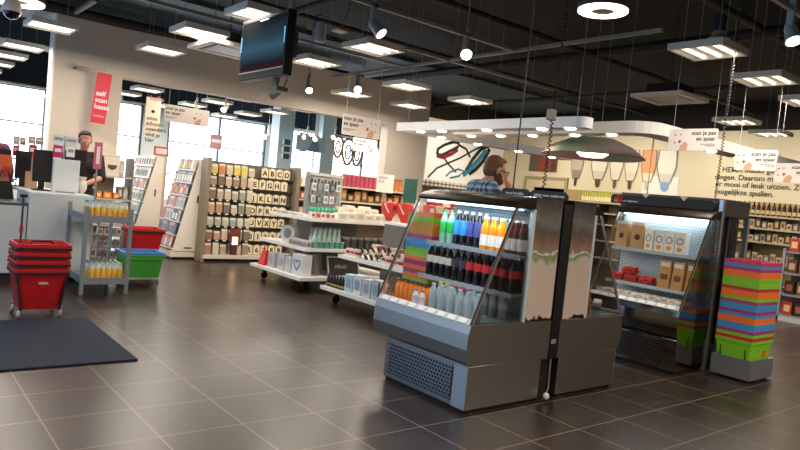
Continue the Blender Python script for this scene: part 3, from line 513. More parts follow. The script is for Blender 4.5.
line(eb, '', 4, (5.96, 3.41, C1), (5.96, 3.1, C1), 'white carton with grey ring and orange fruit print, %s from left', 'white cartons on the top chiller shelf', 1, (0, 0), 0)
tr = thing('berry_tray', 'x', 'fruit tray'); obj('tray', B().frustum((-.05, -.065), (.05, .065), (-.06, -.075), (.06, .075), 0, .05), GLASS, tr); bb = B()
for k in range(3):
    for i in range(4):
        for j in range(5): bb.ball((-.039+i*.026, -.052+j*.026, .018+.019*k+random.uniform(-.004, .006)), .0155, (1, 1, .9), 8)
o = obj('strawberries', bb, mat('#d8281c', .35), tr); o['kind'] = 'stuff'
T = Proto(tr)
for p, l in (((5.93, 3.71, C2), 'left'), ((5.93, 3.55, C2), 'middle'), ((5.93, 3.39, C2), 'right')): T.put(p, 0, 'clear tray of red strawberries, %s one of the bottom layer' % l, 'strawberry trays')
T.put((5.93, 3.58, C2+.072), .05, 'clear tray of red strawberries stacked on top of the others', 'strawberry trays')
kb = thing('sandwich_bag', 'x', 'bag'); obj('bag', B().frustum((-.045, -.06), (.045, .06), (-.02, -.055), (.02, .055), 0, .26), mat('#c08f58', .8), kb); obj('clip_label', B().box((-.036, -.045, .2), (-.024, .045, .24)), mat('#e5dcc8', .6), kb); obj('dark_window', B().box((-.045, -.03, .08), (-.035, .03, .13)), mat('#6d4a33', .4), kb)
line(kb, '', 3, (5.92, 3.2, C2), (5.92, 2.93, C2), 'upright brown sandwich bag, %s from left on the lower shelf', 'sandwich bags')
wp = thing('white_packet', 'x', 'packet'); obj('packet', B().box((-.055, -.045, 0), (.055, .045, .035), .006), mat('#ece7da', .5), wp); obj('print_band', B().box((-.056, -.03, .02), (.02, .03, .0365)), mat('#b9ad9a', .5), wp)
line(wp, '', 8, (5.69, 3.7, .606), (5.69, 2.95, .606), 'white packet on the second chiller deck, %s from left', 'white packets on the second chiller deck', 2, (.13, 0))
# ---------------------------------------------------------------- crates
CC = {'p': '#d8356c', 'b': '#469bd6', 'm': '#b03c7c', 'o': '#fc7c30', 'g': '#86cf2c', 'r': '#c93044', 'v': '#7a3a86', 'y': '#e0951f', 'k': '#e38b2e', 'c': '#26a0c9'}
CN = {'p': 'pink', 'b': 'blue', 'm': 'plum', 'o': 'orange', 'g': 'green', 'r': 'crimson', 'v': 'purple', 'y': 'amber', 'k': 'light orange', 'c': 'cyan'}
LX, LY, CH = .225, .16, .2
def crate_meshes(col, rim, full):
    m = mat(col, .38); t = thing('shopping_crate', 'x', 'crate')
    k = .86; w = B()
    # outer band and tapered open body with wall thickness
    def ring(sx, sy, z, f): return [((sx*f)*a, (sy*f)*c, z) for a, c in ((-1, -1), (1, -1), (1, 1), (-1, 1))]
    rings = [ring(LX*k, LY*k, 0, 1), ring(LX*.965, LY*.95, CH-rim, 1), ring(LX, LY, CH-rim, 1), ring(LX, LY, CH, 1), ring(LX*.95, LY*.93, CH, 1), ring(LX*k-.006, LY*k-.006, .008, 1)]
    v = [[w.b.verts.new(p) for p in r] for r in rings]
    w.b.faces.new(v[0][::-1]); w.b.faces.new(v[-1])
    for a, c in zip(v, v[1:]):
        for i in range(4): j = (i+1) % 4; w.b.faces.new((a[i], a[j], c[j], c[i]))
    obj('tub', w, m, t)
    if full:
        dk = mat('#1f3d10', .6)
        for sy in (-.68, .68): obj('strap_slot', B().box((-LX*.935, sy*LY-.005, .01), (-LX*.85, sy*LY+.005, CH-rim-.01)), dk, t)
        obj('orange_badge', B().box((.06, -LY*.925, .05), (.13, -LY*.88, .1)), mat('#e0552a', .5), t)
    return t
def tower(seq, base, step, where, group, rz=0, full=True):
    protos = {}; z = base[2]; n = len(seq)
    for i, k in enumerate(reversed(seq)):
        f = full and i == 0; key = (k, f)
        if key not in protos: protos[key] = Proto(crate_meshes(CC[k], step*1.02, f))
        lab = '%s plastic crate, %s from the top of the %s' % (CN[k], ORD[n-1-i], where)
        protos[key].put((base[0]+random.uniform(-.003, .003), base[1]+random.uniform(-.003, .003), z), rz, lab, group)
        z += step
SEQ = 'pbmoogggroogmbbmboobbmgrg'
tower(SEQ, (6.305, 2.585, .165), (1.07-.365)/24, 'tall crate tower', 'crates of the tall tower', math.pi/2 if False else 0)
dl_ = thing('crate_dolly', 'low grey metal base tray under the tall crate tower', 'stand')
b = B(); b.box((6.08, 2.41, .02), (6.10, 2.76, .195)); b.box((6.53, 2.41, .02), (6.55, 2.76, .195)); b.box((6.10, 2.41, .02), (6.53, 2.43, .195)); b.box((6.10, 2.74, .02), (6.53, 2.76, .195)); b.box((6.1, 2.43, .14), (6.53, 2.74, .16))
obj('tray', b, mat('#8a8d92', .4, .5), dl_); obj('plinth', B().box((6.11, 2.44, 0), (6.52, 2.73, .03)), BLACK, dl_)
tower('ogkkkmbbggomomogmkcc', (3.79, 4.11, .33), .0365, 'crate stack behind the bottle chiller', 'crates behind the bottle chiller', 0, False)
st = thing('crate_dolly', 'low grey base under the crate stack behind the bottle chiller', 'stand'); obj('tray', B().box((3.56, 3.94, .03), (4.02, 4.28, .33), .004), mat('#8a8d92', .4, .5), st); obj('plinth', B().box((3.6, 3.97, 0), (3.98, 4.25, .04)), BLACK, st)
# coiled cables
def coil(lb, x, y, z0, z1, plug, dx):
    t = thing('coiled_cable', lb, 'cable'); n = int((z1-z0)/.004); pts = []
    for i in range(n):
        z = z0+(z1-z0)*i/n; a = 2*math.pi*z/.032; pts.append((x+dx*(i/n)+.011*math.cos(a), y+.011*math.sin(a), z))
    obj('coil', B().tube(pts, .0045, 4), BLACK, t); obj('top_lead', B().tube([(x+dx, y, z1), (x+dx, y, 4.3)], .006), BLACK, t)
    if plug: obj('plug_box', B().box((x-.03, y-.025, plug-.04), (x+.03, y+.025, plug+.04), .008), mat('#9a968c', .5), t)
coil('long coiled black cable hanging over the bottle chiller, with a grey plug halfway', 3.85, 3.1, 1.482, 4.2, 2.04, .09)
coil('coiled black cable hanging over the second chiller at right', 6.5, 3.1, 1.61, 2.95, None, .05)
t = thing('hanging_cable', 'thin straight black cable hanging beside the man at the chiller', 'cable'); obj('cord', B().tube([(3.835, 3.38, 1.485), (3.84, 3.38, 1.9), (3.86, 3.38, 4.3)], .006), BLACK, t)
# ---------------------------------------------------------------- tiered display tables
def tiered(lb, tiers, cols, casters):
    t = thing('display_table', lb, 'display table')
    for x0, y0, x1, y1, z in tiers:
        s = obj('shelf', B().box((x0, y0, z-.045), (x1, y1, z), .006), mat('#e4e2de', .45), t)
        obj('price_strip', B().box((x0-.006, y0+.01, z-.04), (x0, y1-.01, z+.004)), mat('#f6f5f2', .4), s); obj('price_strip', B().box((x0+.01, y0-.006, z-.04), (x1-.01, y0, z+.004)), mat('#f6f5f2', .4), s)
    for x0, y0, x1, y1, z0, z1 in cols: obj('column', B().box((x0, y0, z0), (x1, y1, z1)), mat('#6f6c68', .5), t)
    for x, y in casters:
        c = obj('caster', B().lathe([(.045, -.014), (.05, 0), (.045, .014)], (x, y, .05), 14, 'y'), BLACK, t); obj('fork', B().box((x-.02, y-.025, .06), (x+.02, y+.025, .157)), DGREY, c)
    return t
tiered('white three-tier display table with grey gift boxes on its lowest shelf, centre left', ((4.22, 7.03, 5.9, 8.4, .2), (4.34, 7.14, 5.85, 8.4, .56), (4.42, 7.25, 5.8, 8.35, .94)), ((4.75, 7.7, 5.5, 8.1, .2, .9),), ((4.36, 8.22), (4.36, 7.2), (4.75, 7.75), (5.7, 7.2)))
tiered('white tiered display table right behind the bottle chiller, with pale blue boxes below', ((4.2, 5.3, 5.4, 6.52, .2), (4.48, 5.35, 5.4, 6.62, .56), (4.92, 5.68, 5.4, 6.42, 1.0)), ((4.9, 5.9, 5.2, 6.3, .2, .98),), ((4.36, 6.4), (4.36, 5.5), (5.2, 6.4), (5.2, 5.45)))
def gift(nm, cat, lb, p, s, col, group=None, rz=0, art=None, face='-x', extra=None):
    "upright box with a lid line and a printed motif on the side towards the aisle"
    t = thing(nm, lb, cat, p, rz, group); sx, sy, sz = s
    obj('carton', B().box((-sx/2, -sy/2, 0), (sx/2, sy/2, sz), .003), mat(col, .5), t)
    if art:
        if face == '-x': a = B().box((-sx/2-.002, -sy*.3, sz*.25), (-sx/2, sy*.3, sz*.75))
        else: a = B().box((-sx*.3, -sy/2-.002, sz*.25), (sx*.3, -sy/2, sz*.75))
        obj('printed_motif', a, mat(art, .5), t)
    return t
bag = thing('paper_bag', 'red paper bag with handle at the left end of the lowest table shelf', 'bag', (4.33, 8.18, .2)); obj('bag', B().frustum((-.06, -.09), (.06, .09), (-.02, -.06), (.02, .06), 0, .2), mat('#d8362c', .6), bag); obj('handle', B().tube([(0, -.05, .19), (0, -.04, .27), (0, .04, .27), (0, .05, .19)], .008), mat('#c22a25', .6), bag)
for i, (y, sz, c, l) in enumerate(((7.96, .2, '#b9bcc2', 'grey gift box beside the red paper bag'), (7.68, .22, '#c5c7cb', 'light grey gift box, wider, third from the red bag'), (7.83, .15, '#d2d3d6', 'low pale box tucked between two grey gift boxes'))): gift('gift_box', 'box', l, (4.36 + .1*(i == 2), y, .2), (.12, .17-.04*(i == 2), sz), c, 'grey boxes on the lowest table shelf', 0, '#a3a7b0')
hb_ = gift('gift_box', 'box', 'white gift box with blue heart at the corner of the display table', (4.37, 7.26, .2), (.14, .26, .27), '#d9dce2', 'grey boxes on the lowest table shelf')
obj('blue_heart', B().tube([(-.074, .075*(16*math.sin(t)**3)/16, .14+.075*(13*math.cos(t)-5*math.cos(2*t)-2*math.cos(3*t)-math.cos(4*t))/16) for t in [i*math.pi/12 for i in range(24)]], .006, 5, True), mat('#5c7fae', .5), hb_)
gift('gift_box', 'box', 'pale grey box between the wide gift box and the heart box', (4.36, 7.5, .2), (.12, .16, .2), '#bfc3ca', 'grey boxes on the lowest table shelf')
def leaning(nm, cat, lb, x, y, w_, h, col, inner, z, group=None, txt=None):
    t = thing(nm, lb, cat, (x, y, z), 0, group)
    def sl(d0, d1, x0, x1, z0, z1): return B().prism([(d0+z0*.3, z0), (d1+z0*.3, z0), (d1+z1*.3, z1), (d0+z1*.3, z1)], 'x', x0, x1)
    obj('frame', sl(0, .015, -w_/2, w_/2, 0, h), mat(col, .5), t); obj('panel', sl(-.003, 0, -w_/2+.02, w_/2-.02, .02, h-.02), mat(inner, .6), t)
    if txt: text('lettering', txt, .06, mat('#9d9a94', .5), t, Matrix.Translation((-.14, -.006+h*.3*.42, h*.42)) @ Matrix.Rotation(math.radians(73), 4, 'X'))
    return t
leaning('picture_frame', 'picture frame', 'black letter board with pale lettering leaning on the lowest table shelf', 4.95, 7.12, .5, .26, '#b9b2a8', '#1d1b1c', .2, 'letter boards', 'HELLO')
for i in range(4): leaning('picture_frame', 'picture frame', 'grey picture frame, %s from left, left of the black letter board' % ORD[i], 4.52+.04*i, 7.2+.02*i, .12, .27, '#9b9690', '#6b6a6a', .2, 'grey frames on the lowest table shelf')
gift('storage_box', 'box', 'red box at the back of the lowest table shelf', (4.66, 7.5, .2), (.14, .14, .24), '#c22a30', None, 0, '#e8d8d0', '-y')
# middle tier: plates on edge, cans, green bottles
pl = thing('dinner_plate', 'x', 'plate'); obj('dish', B().lathe([(.03, 0), (.085, .004), (.115, .02), (.118, .024), (.08, .01), (.03, .007)], n=26, ax='x'), mat('#cfd0d2', .35), pl, smooth=True); obj('grey_rings', B().lathe([(.05, .0085), (.07, .0095), (.07, .008)], n=26, ax='x'), mat('#7d8087', .4), pl)
P = Proto(pl)
for i in range(4): P.put((4.45+.037*i, 7.82+.013*i, .68), math.radians(200), 'grey ringed plate standing on edge, %s of the row on the middle shelf' % ORD[i], 'plates on the middle table shelf')
cn = thing('candle_tin', 'x', 'tin'); obj('tin', B().lathe([(.032, 0), (.032, .07)], n=14), mat('#b5b3b2', .35), cn); obj('lid', B().lathe([(.034, .07), (.034, .085)], n=14), mat('#dcdad6', .35), cn); obj('label_band', B().lathe([(.0325, .02), (.0325, .05)], n=14), mat('#8e8c92', .5), cn)
line(cn, '', 5, (4.38, 7.6, .56), (4.38, 7.24, .56), 'small grey tin, %s from left on the middle table shelf', 'tins on the middle table shelf', 2, (.075, .0))
gb = thing('carafe', 'x', 'carafe'); obj('body', B().lathe([(.03, 0), (.036, .02), (.034, .1), (.018, .16), (.016, .22), (.022, .235)], n=14), mat('#a9c2b8', .1, spec=.7), gb, smooth=True); obj('grey_stopper', B().lathe([(.016, .235), (.016, .26)], n=10), mat('#7b7f80', .4), gb)
line(gb, '', 6, (4.52, 7.26, .56), (4.9, 7.26, .56), 'pale green glass carafe, %s from left on the middle table shelf', 'green carafes on the middle table shelf', 2, (.03, .12))
sl = thing('glass_tumbler', 'x', 'glass'); obj('cup', B().lathe([(.03, 0), (.036, .09)], n=12), mat('#6fae98', .15), sl); obj('rim', B().lathe([(.037, .085), (.037, .09)], n=12), mat('#d5e6de', .3), sl)
line(sl, '', 6, (4.5, 7.18, .56), (4.9, 7.18, .56), 'short green tumbler, %s from left at the shelf edge', 'green tumblers on the middle table shelf')
jr = thing('storage_jar', 'x', 'jar'); obj('jar', B().lathe([(.045, 0), (.045, .13)], n=14), mat('#4b4845', .3), jr); obj('lid', B().lathe([(.047, .13), (.047, .155)], n=14), mat('#8e8a82', .4), jr)
line(jr, '', 7, (5.0, 7.22, .56), (5.7, 7.22, .56), 'dark storage jar, %s from left on the middle table shelf', 'dark jars on the middle table shelf', 2, (.04, .14))
# top tier
for i in range(4): gift('folded_cloth', 'cloth', 'folded grey cloth, %s from left along the top table shelf edge' % ORD[i], (4.52, 8.15-.2*i, .94), (.14, .16, .035), ('#a9a8a6', '#8fa0a6', '#bdb6ac', '#d8d2c8')[i], 'folded cloths')
for i in range(5): gift('snack_box', 'box', 'small red and white box, %s from left on the top table shelf' % ORD[i], (4.5+.075*i, 7.33, .94), (.065, .06, .075), ('#e2d8cc', '#d9a59c', '#efe7de', '#d8c4b8', '#e6dccf')[i], 'small red and white boxes', 0, '#b52f30', '-y')
for i in range(6): gift('white_box', 'box', 'low white box, %s from left along the front of the top table shelf' % ORD[i], (4.95+.148*i, 7.34, .94), (.14, .12, .09+.01*(i % 3)), ('#e9e2d3', '#f0e9dc', '#e4dac8')[i % 3], 'low white boxes on the top shelf', 0, '#cfc3ad', '-y')
for i in range(5): gift('white_box', 'box', 'cream box behind the low white boxes, %s from left' % ORD[i], (5.1+.14*i, 7.6, .94), (.13, .14, .16+.03*(i % 2)), ('#e3d8c2', '#eae2d2')[i % 2], 'cream boxes on the top shelf', 0, '#cdbfa6', '-y')
# standing peg display with tools
pd = thing('peg_display', 'grey pegboard counter display hung with kitchen tools on the top table shelf', 'display stand', (4.9, 7.72, .94))
obj('back_panel', B().box((-.29, 0, 0), (.29, .03, .6)), mat('#b4b2ad', .5), pd); obj('side_panel', B().box((-.3, -.06, 0), (-.285, .03, .6)), mat('#8f8d88', .5), pd); obj('crossbar', B().box((-.29, -.02, .56), (.29, 0, .58)), mat('#d8d4cc', .4), pd)
tl = thing('kitchen_tool', 'x', 'utensil'); obj('blade', B().box((-.022, -.008, -.2), (.022, 0, -.06), .004), mat('#d9dadb', .25, .8), tl); obj('handle', B().box((-.012, -.012, -.06), (.012, 0, .04), .004), mat('#3f4347', .5), tl)
P = Proto(tl)
for i in range(9): P.put((4.67+.055*i, 7.7, 1.42-.02*(i % 2)), 0, 'steel kitchen tool hanging on the pegboard, %s from left' % ORD[i], 'tools on the pegboard')
for r in range(2):
    for i in range(5):
        gift('hanging_pack', 'pack', 'pale hanging pack, %s from left in the %s row of the pegboard' % (ORD[i], ('upper', 'lower')[r]), (4.7+.1*i, 7.68, 1.3-.17*r), (.07, .02, .1), ('#e4e2dc', '#8f979c', '#d0cdc5', '#5d6468', '#dfe3e2')[(i+2*r) % 5], 'packs on the pegboard', 0, '#8b9ea0', '-y')
bs = thing('bottle_brush', 'x', 'brush'); obj('bristles', B().ball((0, 0, .1), .026, (1, 1, 1.3), 10), mat('#47a88c', .7), bs); obj('handle', B().lathe([(.012, 0), (.012, .08)], n=8), mat('#e5e8e4', .4), bs)
line(bs, '', 9, (4.62, 7.58, .94), (5.1, 7.58, .94), 'small green brush, %s from left in front of the pegboard', 'green brushes in front of the pegboard', 2, (.02, .05))
# second table goods
tb = bottle('perfume_bottle', 'x', .024, .15, '#17171a', '#1b1b1e', '#b89a3e', (.15, .3), neck=.5)
line(tb, '', 6, (4.27, 6.45, .2), (4.27, 6.15, .2), 'slim black bottle with gold band, %s from left on the lowest shelf', 'slim black bottles')
for i, (c, l) in enumerate((('#a9cfdc', 'pale blue box right of the slim black bottles'), ('#d4dfe6', 'white and blue box, second of the tall box row'), ('#c4ccd8', 'grey-blue box, third of the tall box row'), ('#b3bdcb', 'grey-blue box, last of the tall box row'))): gift('gift_box', 'box', l, (4.3, 6.02-.17*i, .2), (.1, .15, .2+.02*(i % 2)), c, 'tall boxes on the low shelf', 0, '#8fa7bd')
gift('gift_box', 'box', 'pink and white flat box beside the wooden rulers', (4.28, 5.42, .2), (.06, .1, .2), '#e5d3d3', None, 0, '#c96a78')
rl = thing('wooden_ruler', 'x', 'ruler'); obj('blade', B().box((-.004, -.015, 0), (.004, .015, .17)), mat('#b58252', .6), rl); obj('tip', B().box((-.005, -.016, .15), (.005, .016, .17)), mat('#8a5a36', .6), rl)
line(rl, '', 6, (4.3, 5.35, .2), (4.22+.3, 5.33, .2), 'upright wooden stick, %s from left beside the chiller', 'upright wooden sticks')
mg = thing('mug', 'x', 'mug'); obj('cup', B().lathe([(.036, 0), (.04, .005), (.04, .09), (.036, .09), (.034, .01), (.01, .008)], n=16), mat('#ece6dd', .35), mg, smooth=True); obj('handle', B().tube([(.038, 0, .07), (.065, 0, .065), (.065, 0, .03), (.038, 0, .02)], .006), mat('#ece6dd', .35), mg); obj('red_print', B().lathe([(.0405, .03), (.0405, .065)], n=16), mat('#b5443c', .5), mg)
P = Proto(mg)
for i, y in enumerate((6.5, 6.4, 6.3, 5.78, 5.68, 5.58, 5.48)): P.put((4.56+.02*(i % 2), y, .56), 2.5, 'white mug with red print, %s from left on the middle shelf of the nearer table' % ORD[i], 'mugs on the nearer table')
pc = thing('pouch', 'x', 'pouch'); obj('pouch', B().frustum((-.09, -.012), (.09, .012), (-.085, -.004), (.085, .004), 0, .16), mat('#1f1e20', .5), pc); obj('white_stripe', B().box((-.088, -.012, .06), (.088, .0125, .09)), mat('#dcd8d0', .5), pc)
P = Proto(pc)
for i in range(6):
    o = P.put((4.58+.03*i, 6.16-.065*i, .56+.01*i), .9, 'black pouch with white stripe, %s in the leaning row on the middle shelf' % ORD[i], 'leaning black pouches'); o.rotation_euler = (math.radians(-32), 0, .9)
for i in range(5): gift('snack_box', 'box', 'cream and brown box, %s from left at the back of the middle shelf' % ORD[i], (4.84, 6.3-.18*i, .56), (.1, .14, .16), ('#c9b08e', '#8a5a4a', '#dccfb8', '#6e4a42', '#cdb79b')[i], 'boxes at the back of the middle shelf', 0, '#efe6d6')
for i, p in enumerate(((4.98, 6.33, 1.0), (5.02, 6.09, 1.0))):
    t = thing('heart_tin', 'red heart-shaped tin standing on the small top shelf, %s one' % ('left', 'right')[i], 'tin', p, 0, 'red heart tins')
    hp = [(.118*(16*math.sin(a)**3)/16, .155+.13*(13*math.cos(a)-5*math.cos(2*a)-2*math.cos(3*a)-math.cos(4*a))/16) for a in [k*math.pi/14 for k in range(28)]]
    obj('tin', B().prism(hp, 'x', -.045, .045), mat('#d9301f', .4), t); obj('white_print', B().tube([(-.048, -.05, .12), (-.048, .0, .17), (-.048, .05, .23)], .008, 5), mat('#f0d9cf', .5), t)
t = thing('standing_card', 'dark green board standing behind the red heart tins', 'sign', (5.25, 6.3, 1.0)); obj('board', B().box((-.005, -.12, .26), (.005, .12, .56)), mat('#1f5a4b', .6), t); obj('stand', B().box((-.006, -.01, 0), (.006, .01, .27)), GREY, t)
t = thing('price_sign', 'white notice board with small grey lettering, above the dark green board', 'sign', (5.66, 7.42, .94)); obj('board', B().box((-.1, -.005, .42), (.2, .005, .68)), mat('#efece6', .6), t); obj('stand', B().box((.04, -.004, 0), (.06, .004, .43)), GREY, t); text('lettering', 'NIEUW\nSALE', .05, mat('#a89c94', .6), t, facing('-y', (-.08, -.0055, .61)))
RT = ((5.3, 6.9, .2),)
# taller display behind the nearer table, with red goods
gk = thing('display_table', 'white rear display table with red boxes, between tiered table and chiller', 'display table')
for z in (.5, .95, 1.12): obj('shelf', B().box((5.95, 6.7, z-.04), (7.4, 7.6, z)), mat('#e4ddd0', .5), gk)
obj('column', B().box((6.0, 7.2, 0), (7.35, 7.55, 1.1)), mat('#cbbfa9', .6), gk)
for r in range(2):
    for i in range(9): gift('gift_box', 'box', '%s box, %s from left, %s row of the rear table' % (('red', 'cream', 'crimson')[(i+r) % 3], ORD[i], ('front', 'back')[r]), (6.04+.155*i, 6.8+.2*r, 1.12), (.13, .12, .12+.05*r), (('#c8322a', '#e2d5c0', '#a3232a')[(i+r) % 3]), 'boxes on the rear display table', 0, '#e9d6c6', '-y')
    for i in range(8): gift('gift_box', 'box', 'low %s box, %s from left, %s row, rear table lower shelf' % (('red', 'cream')[(i+r) % 2], ORD[i], ('front', 'back')[r]), (6.06+.17*i, 6.78+.2*r, .95), (.14, .12, .1), (('#c8423a', '#dccbb2')[(i+r) % 2]), 'low boxes on the rear display table', 0, '#efe2d2', '-y')
# ---------------------------------------------------------------- letter wall with hanging goods
ls = thing('letter_rack', 'tall grey peg rack of letter cards and hanging packs in the wall opening', 'shelving')
obj('back_panel', B().box((4.13, 10.06, .06), (5.75, 10.1, 1.6)), mat('#6f665a', .7), ls); obj('base_deck', B().box((4.13, 9.86, .05), (5.75, 10.1, .11)), mat('#d8cfbe', .5), ls); obj('plinth', B().box((4.16, 9.9, 0), (5.72, 10.1, .05)), BLACK, ls)
for x in (4.1, 5.69): obj('upright', B().box((x, 9.87, 0), (x+.06 + .02*(x > 5), 10.12, 1.64)), mat('#8d7f6b', .5), ls)
for z in (.24, .34, .57, .77, .97, 1.2, 1.4): obj('rail', B().box((4.16, 9.98, z-.02), (5.69, 10.06, z)), mat('#4a3d33', .6), ls)
sh_ = Proto(ls)
ROWS = (('ABCD', 1.41, 1), ('EFGHI', 1.21, 0), ('JKLMN', .98, 0), ('OPRSN', .775, 0), ('UVXYZ', .575, 0), ('01234', .345, 0), ('56789', .12, 0))
lc = {}
for s, z, off in ROWS:
    for i, ch in enumerate(s):
        t = thing('letter_card', 'cream card with dark %s %s, %s row of the letter rack' % ('numeral' if ch.isdigit() else 'letter', ch + (' at the row end' if (s, i) == ('OPRSN', 4) else ''), ORD[[r[0] for r in ROWS].index(s)]), 'letter card', (5.02+.137*(i+off)-(.06 if not off else .03), 9.96, z), 0, 'letter cards')
        obj('card', B().box((-.06, -.006, 0), (.06, .006, .15), .003), mat('#f0e0bc', .6), t); obj('hook_tab', B().box((-.025, -.004, .145), (.025, .004, .165)), mat('#e8dcc2', .6), t)
        text('letter', ch, .115, mat('#3a2214', .6), t, facing('-y', (0, -.0062, .035)), 'CENTER', bold=.035)
random.seed(3)
HP = (('#e2c84a', '#d9632f', '#d8c9a8', '#e6d23f', '#e3d13c', '#cdbfa6'), ('#8a6a4a', '#4b3a2e', '#c7b08c', '#7a6650', '#b09a78', '#d2c4aa'), ('#5a4034', '#b59a86', '#cbb9a2', '#a5a098', '#7d8d92', '#d6cbb8'), ('#c98f62', '#b07a58', '#3d4246', '#cdb79a', '#5c6468', '#a08a70'), ('#a9b8b0', '#8fa8a4', '#c2c8c0', '#7f9c9c', '#d0d2ca', '#b8beb6'), ('#6d4a3e', '#c4807a', '#e8b8a0', '#54453d', '#8c7a6a', '#4c4c50'), ('#a8574f', '#c9c2b4', '#9a928a', '#5a4a44', '#c8b7a6', '#77706a'))
def mixhex(a, c, t): return '#' + ''.join('%02x' % round(int(a[i:i+2], 16)*(1-t) + int(c[i:i+2], 16)*t) for i in (1, 3, 5))
HZ = (1.4, 1.22, 1.0, .78, .575, .35, .12)
for r, cs in enumerate(HP):
    for i, c in enumerate(cs):
        hgt = random.uniform(.1, .15) if r != 4 else .1
        t = thing('hanging_pack', 'hanging pack, %s from left, %s row of the letter rack' % (ORD[i], ORD[r]), 'pack', (4.24+.128*i, 9.95, HZ[r]), 0, 'hanging packs left of the letter cards')
        obj('pack', B().box((-.052, -.02, .0), (.052, .02, hgt), .004), mat(mixhex(c, '#d8c8ac', .35), .5), t); obj('header_card', B().box((-.05, -.004, hgt), (.05, .004, hgt+.035)), mat('#e7dcc6', .6), t); obj('price_tag', B().box((-.025, -.03, -.025), (.025, -.026, -.005)), mat('#f4efe4', .5), t)
t = thing('lit_frame', 'glowing red-framed picture light on the lower shelf of the letter rack', 'lamp', (4.66, 9.88, .115)); obj('frame', B().box((-.09, 0, .14), (.09, .02, .42), .004), mat('#7a3a30', .5), t); obj('lit_panel', B().box((-.045, -.004, .17), (.045, .0, .29)), mat('#ffd9a8', .4, 0, 4), t); obj('foot', B().box((-.05, 0, 0), (.05, .03, .14)), mat('#5a3028', .5), t)
# ---------------------------------------------------------------- greeting card racks
def card_rack(lb, x0, y0, y1, H_, rows, cols, tone, where, grp):
    "slanted card rack facing -x; white end panel faces the viewer"
    t = thing('card_rack', lb, 'card rack', (0, 0, 0))
    D, T = .46, .12
    obj('end_panel', B().prism([(x0, .12), (x0+D, .12), (x0+D, H_), (x0+D-T, H_)], 'y', y0, y0+.025), mat('#f7f0e4', .5), t)
    obj('end_panel', B().prism([(x0, .12), (x0+D, .12), (x0+D, H_), (x0+D-T, H_)], 'y', y1-.025, y1), mat('#efe6d5', .5), t)
    obj('back_edge', B().box((x0+D, y0-.005, 0), (x0+D+.05, y1, H_+.02)), mat('#c4b7a2', .5), t)
    obj('base', B().box((x0-.02, y0, .035), (x0+D, y1, .13)), mat('#e9dfcd', .5), t); obj('plinth', B().box((x0+.02, y0+.02, 0), (x0+D, y1, .04)), BLACK, t)
    obj('hand_slot', B().box((x0+D-.13, y0-.004, .9), (x0+D-.105, y0, 1.02)), BLACK, t); obj('hand_slot', B().box((x0+.18, y0-.004, .17), (x0+.3, y0, .19)), BLACK, t)
    obj('slanted_back', B().prism([(x0+.03, .13), (x0+.06, .13), (x0+D-T+.06, H_-.01), (x0+D-T+.03, H_-.01)], 'y', y0+.025, y1-.025), mat('#b9b4ab', .6), t)
    protos = {}
    for r in range(rows):
        z = .17 + (H_-.3)*r/(rows-1)*.97; xf = x0 + (D-T)*(z-.12)/(H_-.12)
        lip = obj('card_shelf', B().box((xf-.045, y0+.03, z-.012), (xf+.05, y1-.03, z)), mat('#d9d4cc', .5), t); obj('shelf_lip', B().box((xf-.05, y0+.03, z-.012), (xf-.045, y1-.03, z+.012)), mat('#e8e6e2', .4), lip)
        for c in range(cols):
            k = random.choice(tone[min(len(tone)-1, int(len(tone)*(1-(r+.5)/rows)))])
            if k not in protos:
                o = thing('greeting_card', 'x', 'greeting card'); obj('card', B().prism([(-.012, 0), (-.007, 0), (.029, .18), (.024, .18)], 'y', -.052, .052), mat(k, .5), o); obj('printed_front', B().prism([(-.0075, .03), (-.005, .03), (.0135, .13), (.0115, .13)], 'y', -.034, .034), mat(random.choice(('#f2eee6', '#8c9aa8', '#c9564e', '#3c4a5c', '#d8b25a')), .5), o); protos[k] = Proto(o)
            protos[k].put((xf-.02, y0+.09+(y1-y0-.18)*c/(cols-1), z+.001), 0, 'greeting card %s from near end, %s shelf up, %s' % (ORD[c], ORD[r], where), grp)
card_rack('white slanted card rack with tall end panel, left of the letter rack', 3.74, 10.12, 10.98, 1.58, 7, 7, (('#b9b4ac', '#8f8c96', '#d2cec6'), ('#3f6f9c', '#a8a4a4', '#2c3c58'), ('#d23a2c', '#b9a294', '#2f4468'), ('#b8383c', '#5c4a58', '#d0c4b8'), ('#8a4446', '#34466a', '#b89c90'), ('#c03a30', '#d88a7a', '#6a2a30')), 'rack nearer the letter rack', 'cards in the nearer card rack')
card_rack('white slanted card rack behind the red basket, farther left', 3.56, 11.6, 12.7, 1.59, 7, 8, (('#efece8', '#e2dfdc'), ('#f0ece6', '#d8c9c4'), ('#b8776a', '#8c6a66', '#e4d8d0'), ('#d9c66a', '#8f9a6a', '#e2d9c4'), ('#c3c9d0', '#4f6f9e', '#e5e8ea'), ('#3c6fb0', '#5a8ac2', '#dfe6ee')), 'farther rack', 'cards in the farther card rack')
t = thing('red_frame', 'small red-edged sign holder standing above the farther card rack', 'sign', (4.02, 11.8, 1.62)); obj('holder', B().box((-.13, -.006, 0), (.13, .006, .16)), mat('#c9463c', .5), t); obj('white_sheet', B().box((-.1, -.008, .03), (.1, -.006, .13)), mat('#f3e8e0', .5), t)
# orange shelf side between racks
t = thing('book_rack', 'low book rack with orange side between the two card racks', 'shelving', (4.22, 11.3, 0)); obj('side', B().box((0, 0, 0), (.25, .03, 1.5)), mat('#d0875e', .6), t); obj('shelf', B().box((0, .03, .1), (.25, .3, .14)), OFFW, t); obj('shelf', B().box((0, .03, .8), (.25, .3, .84)), OFFW, t)
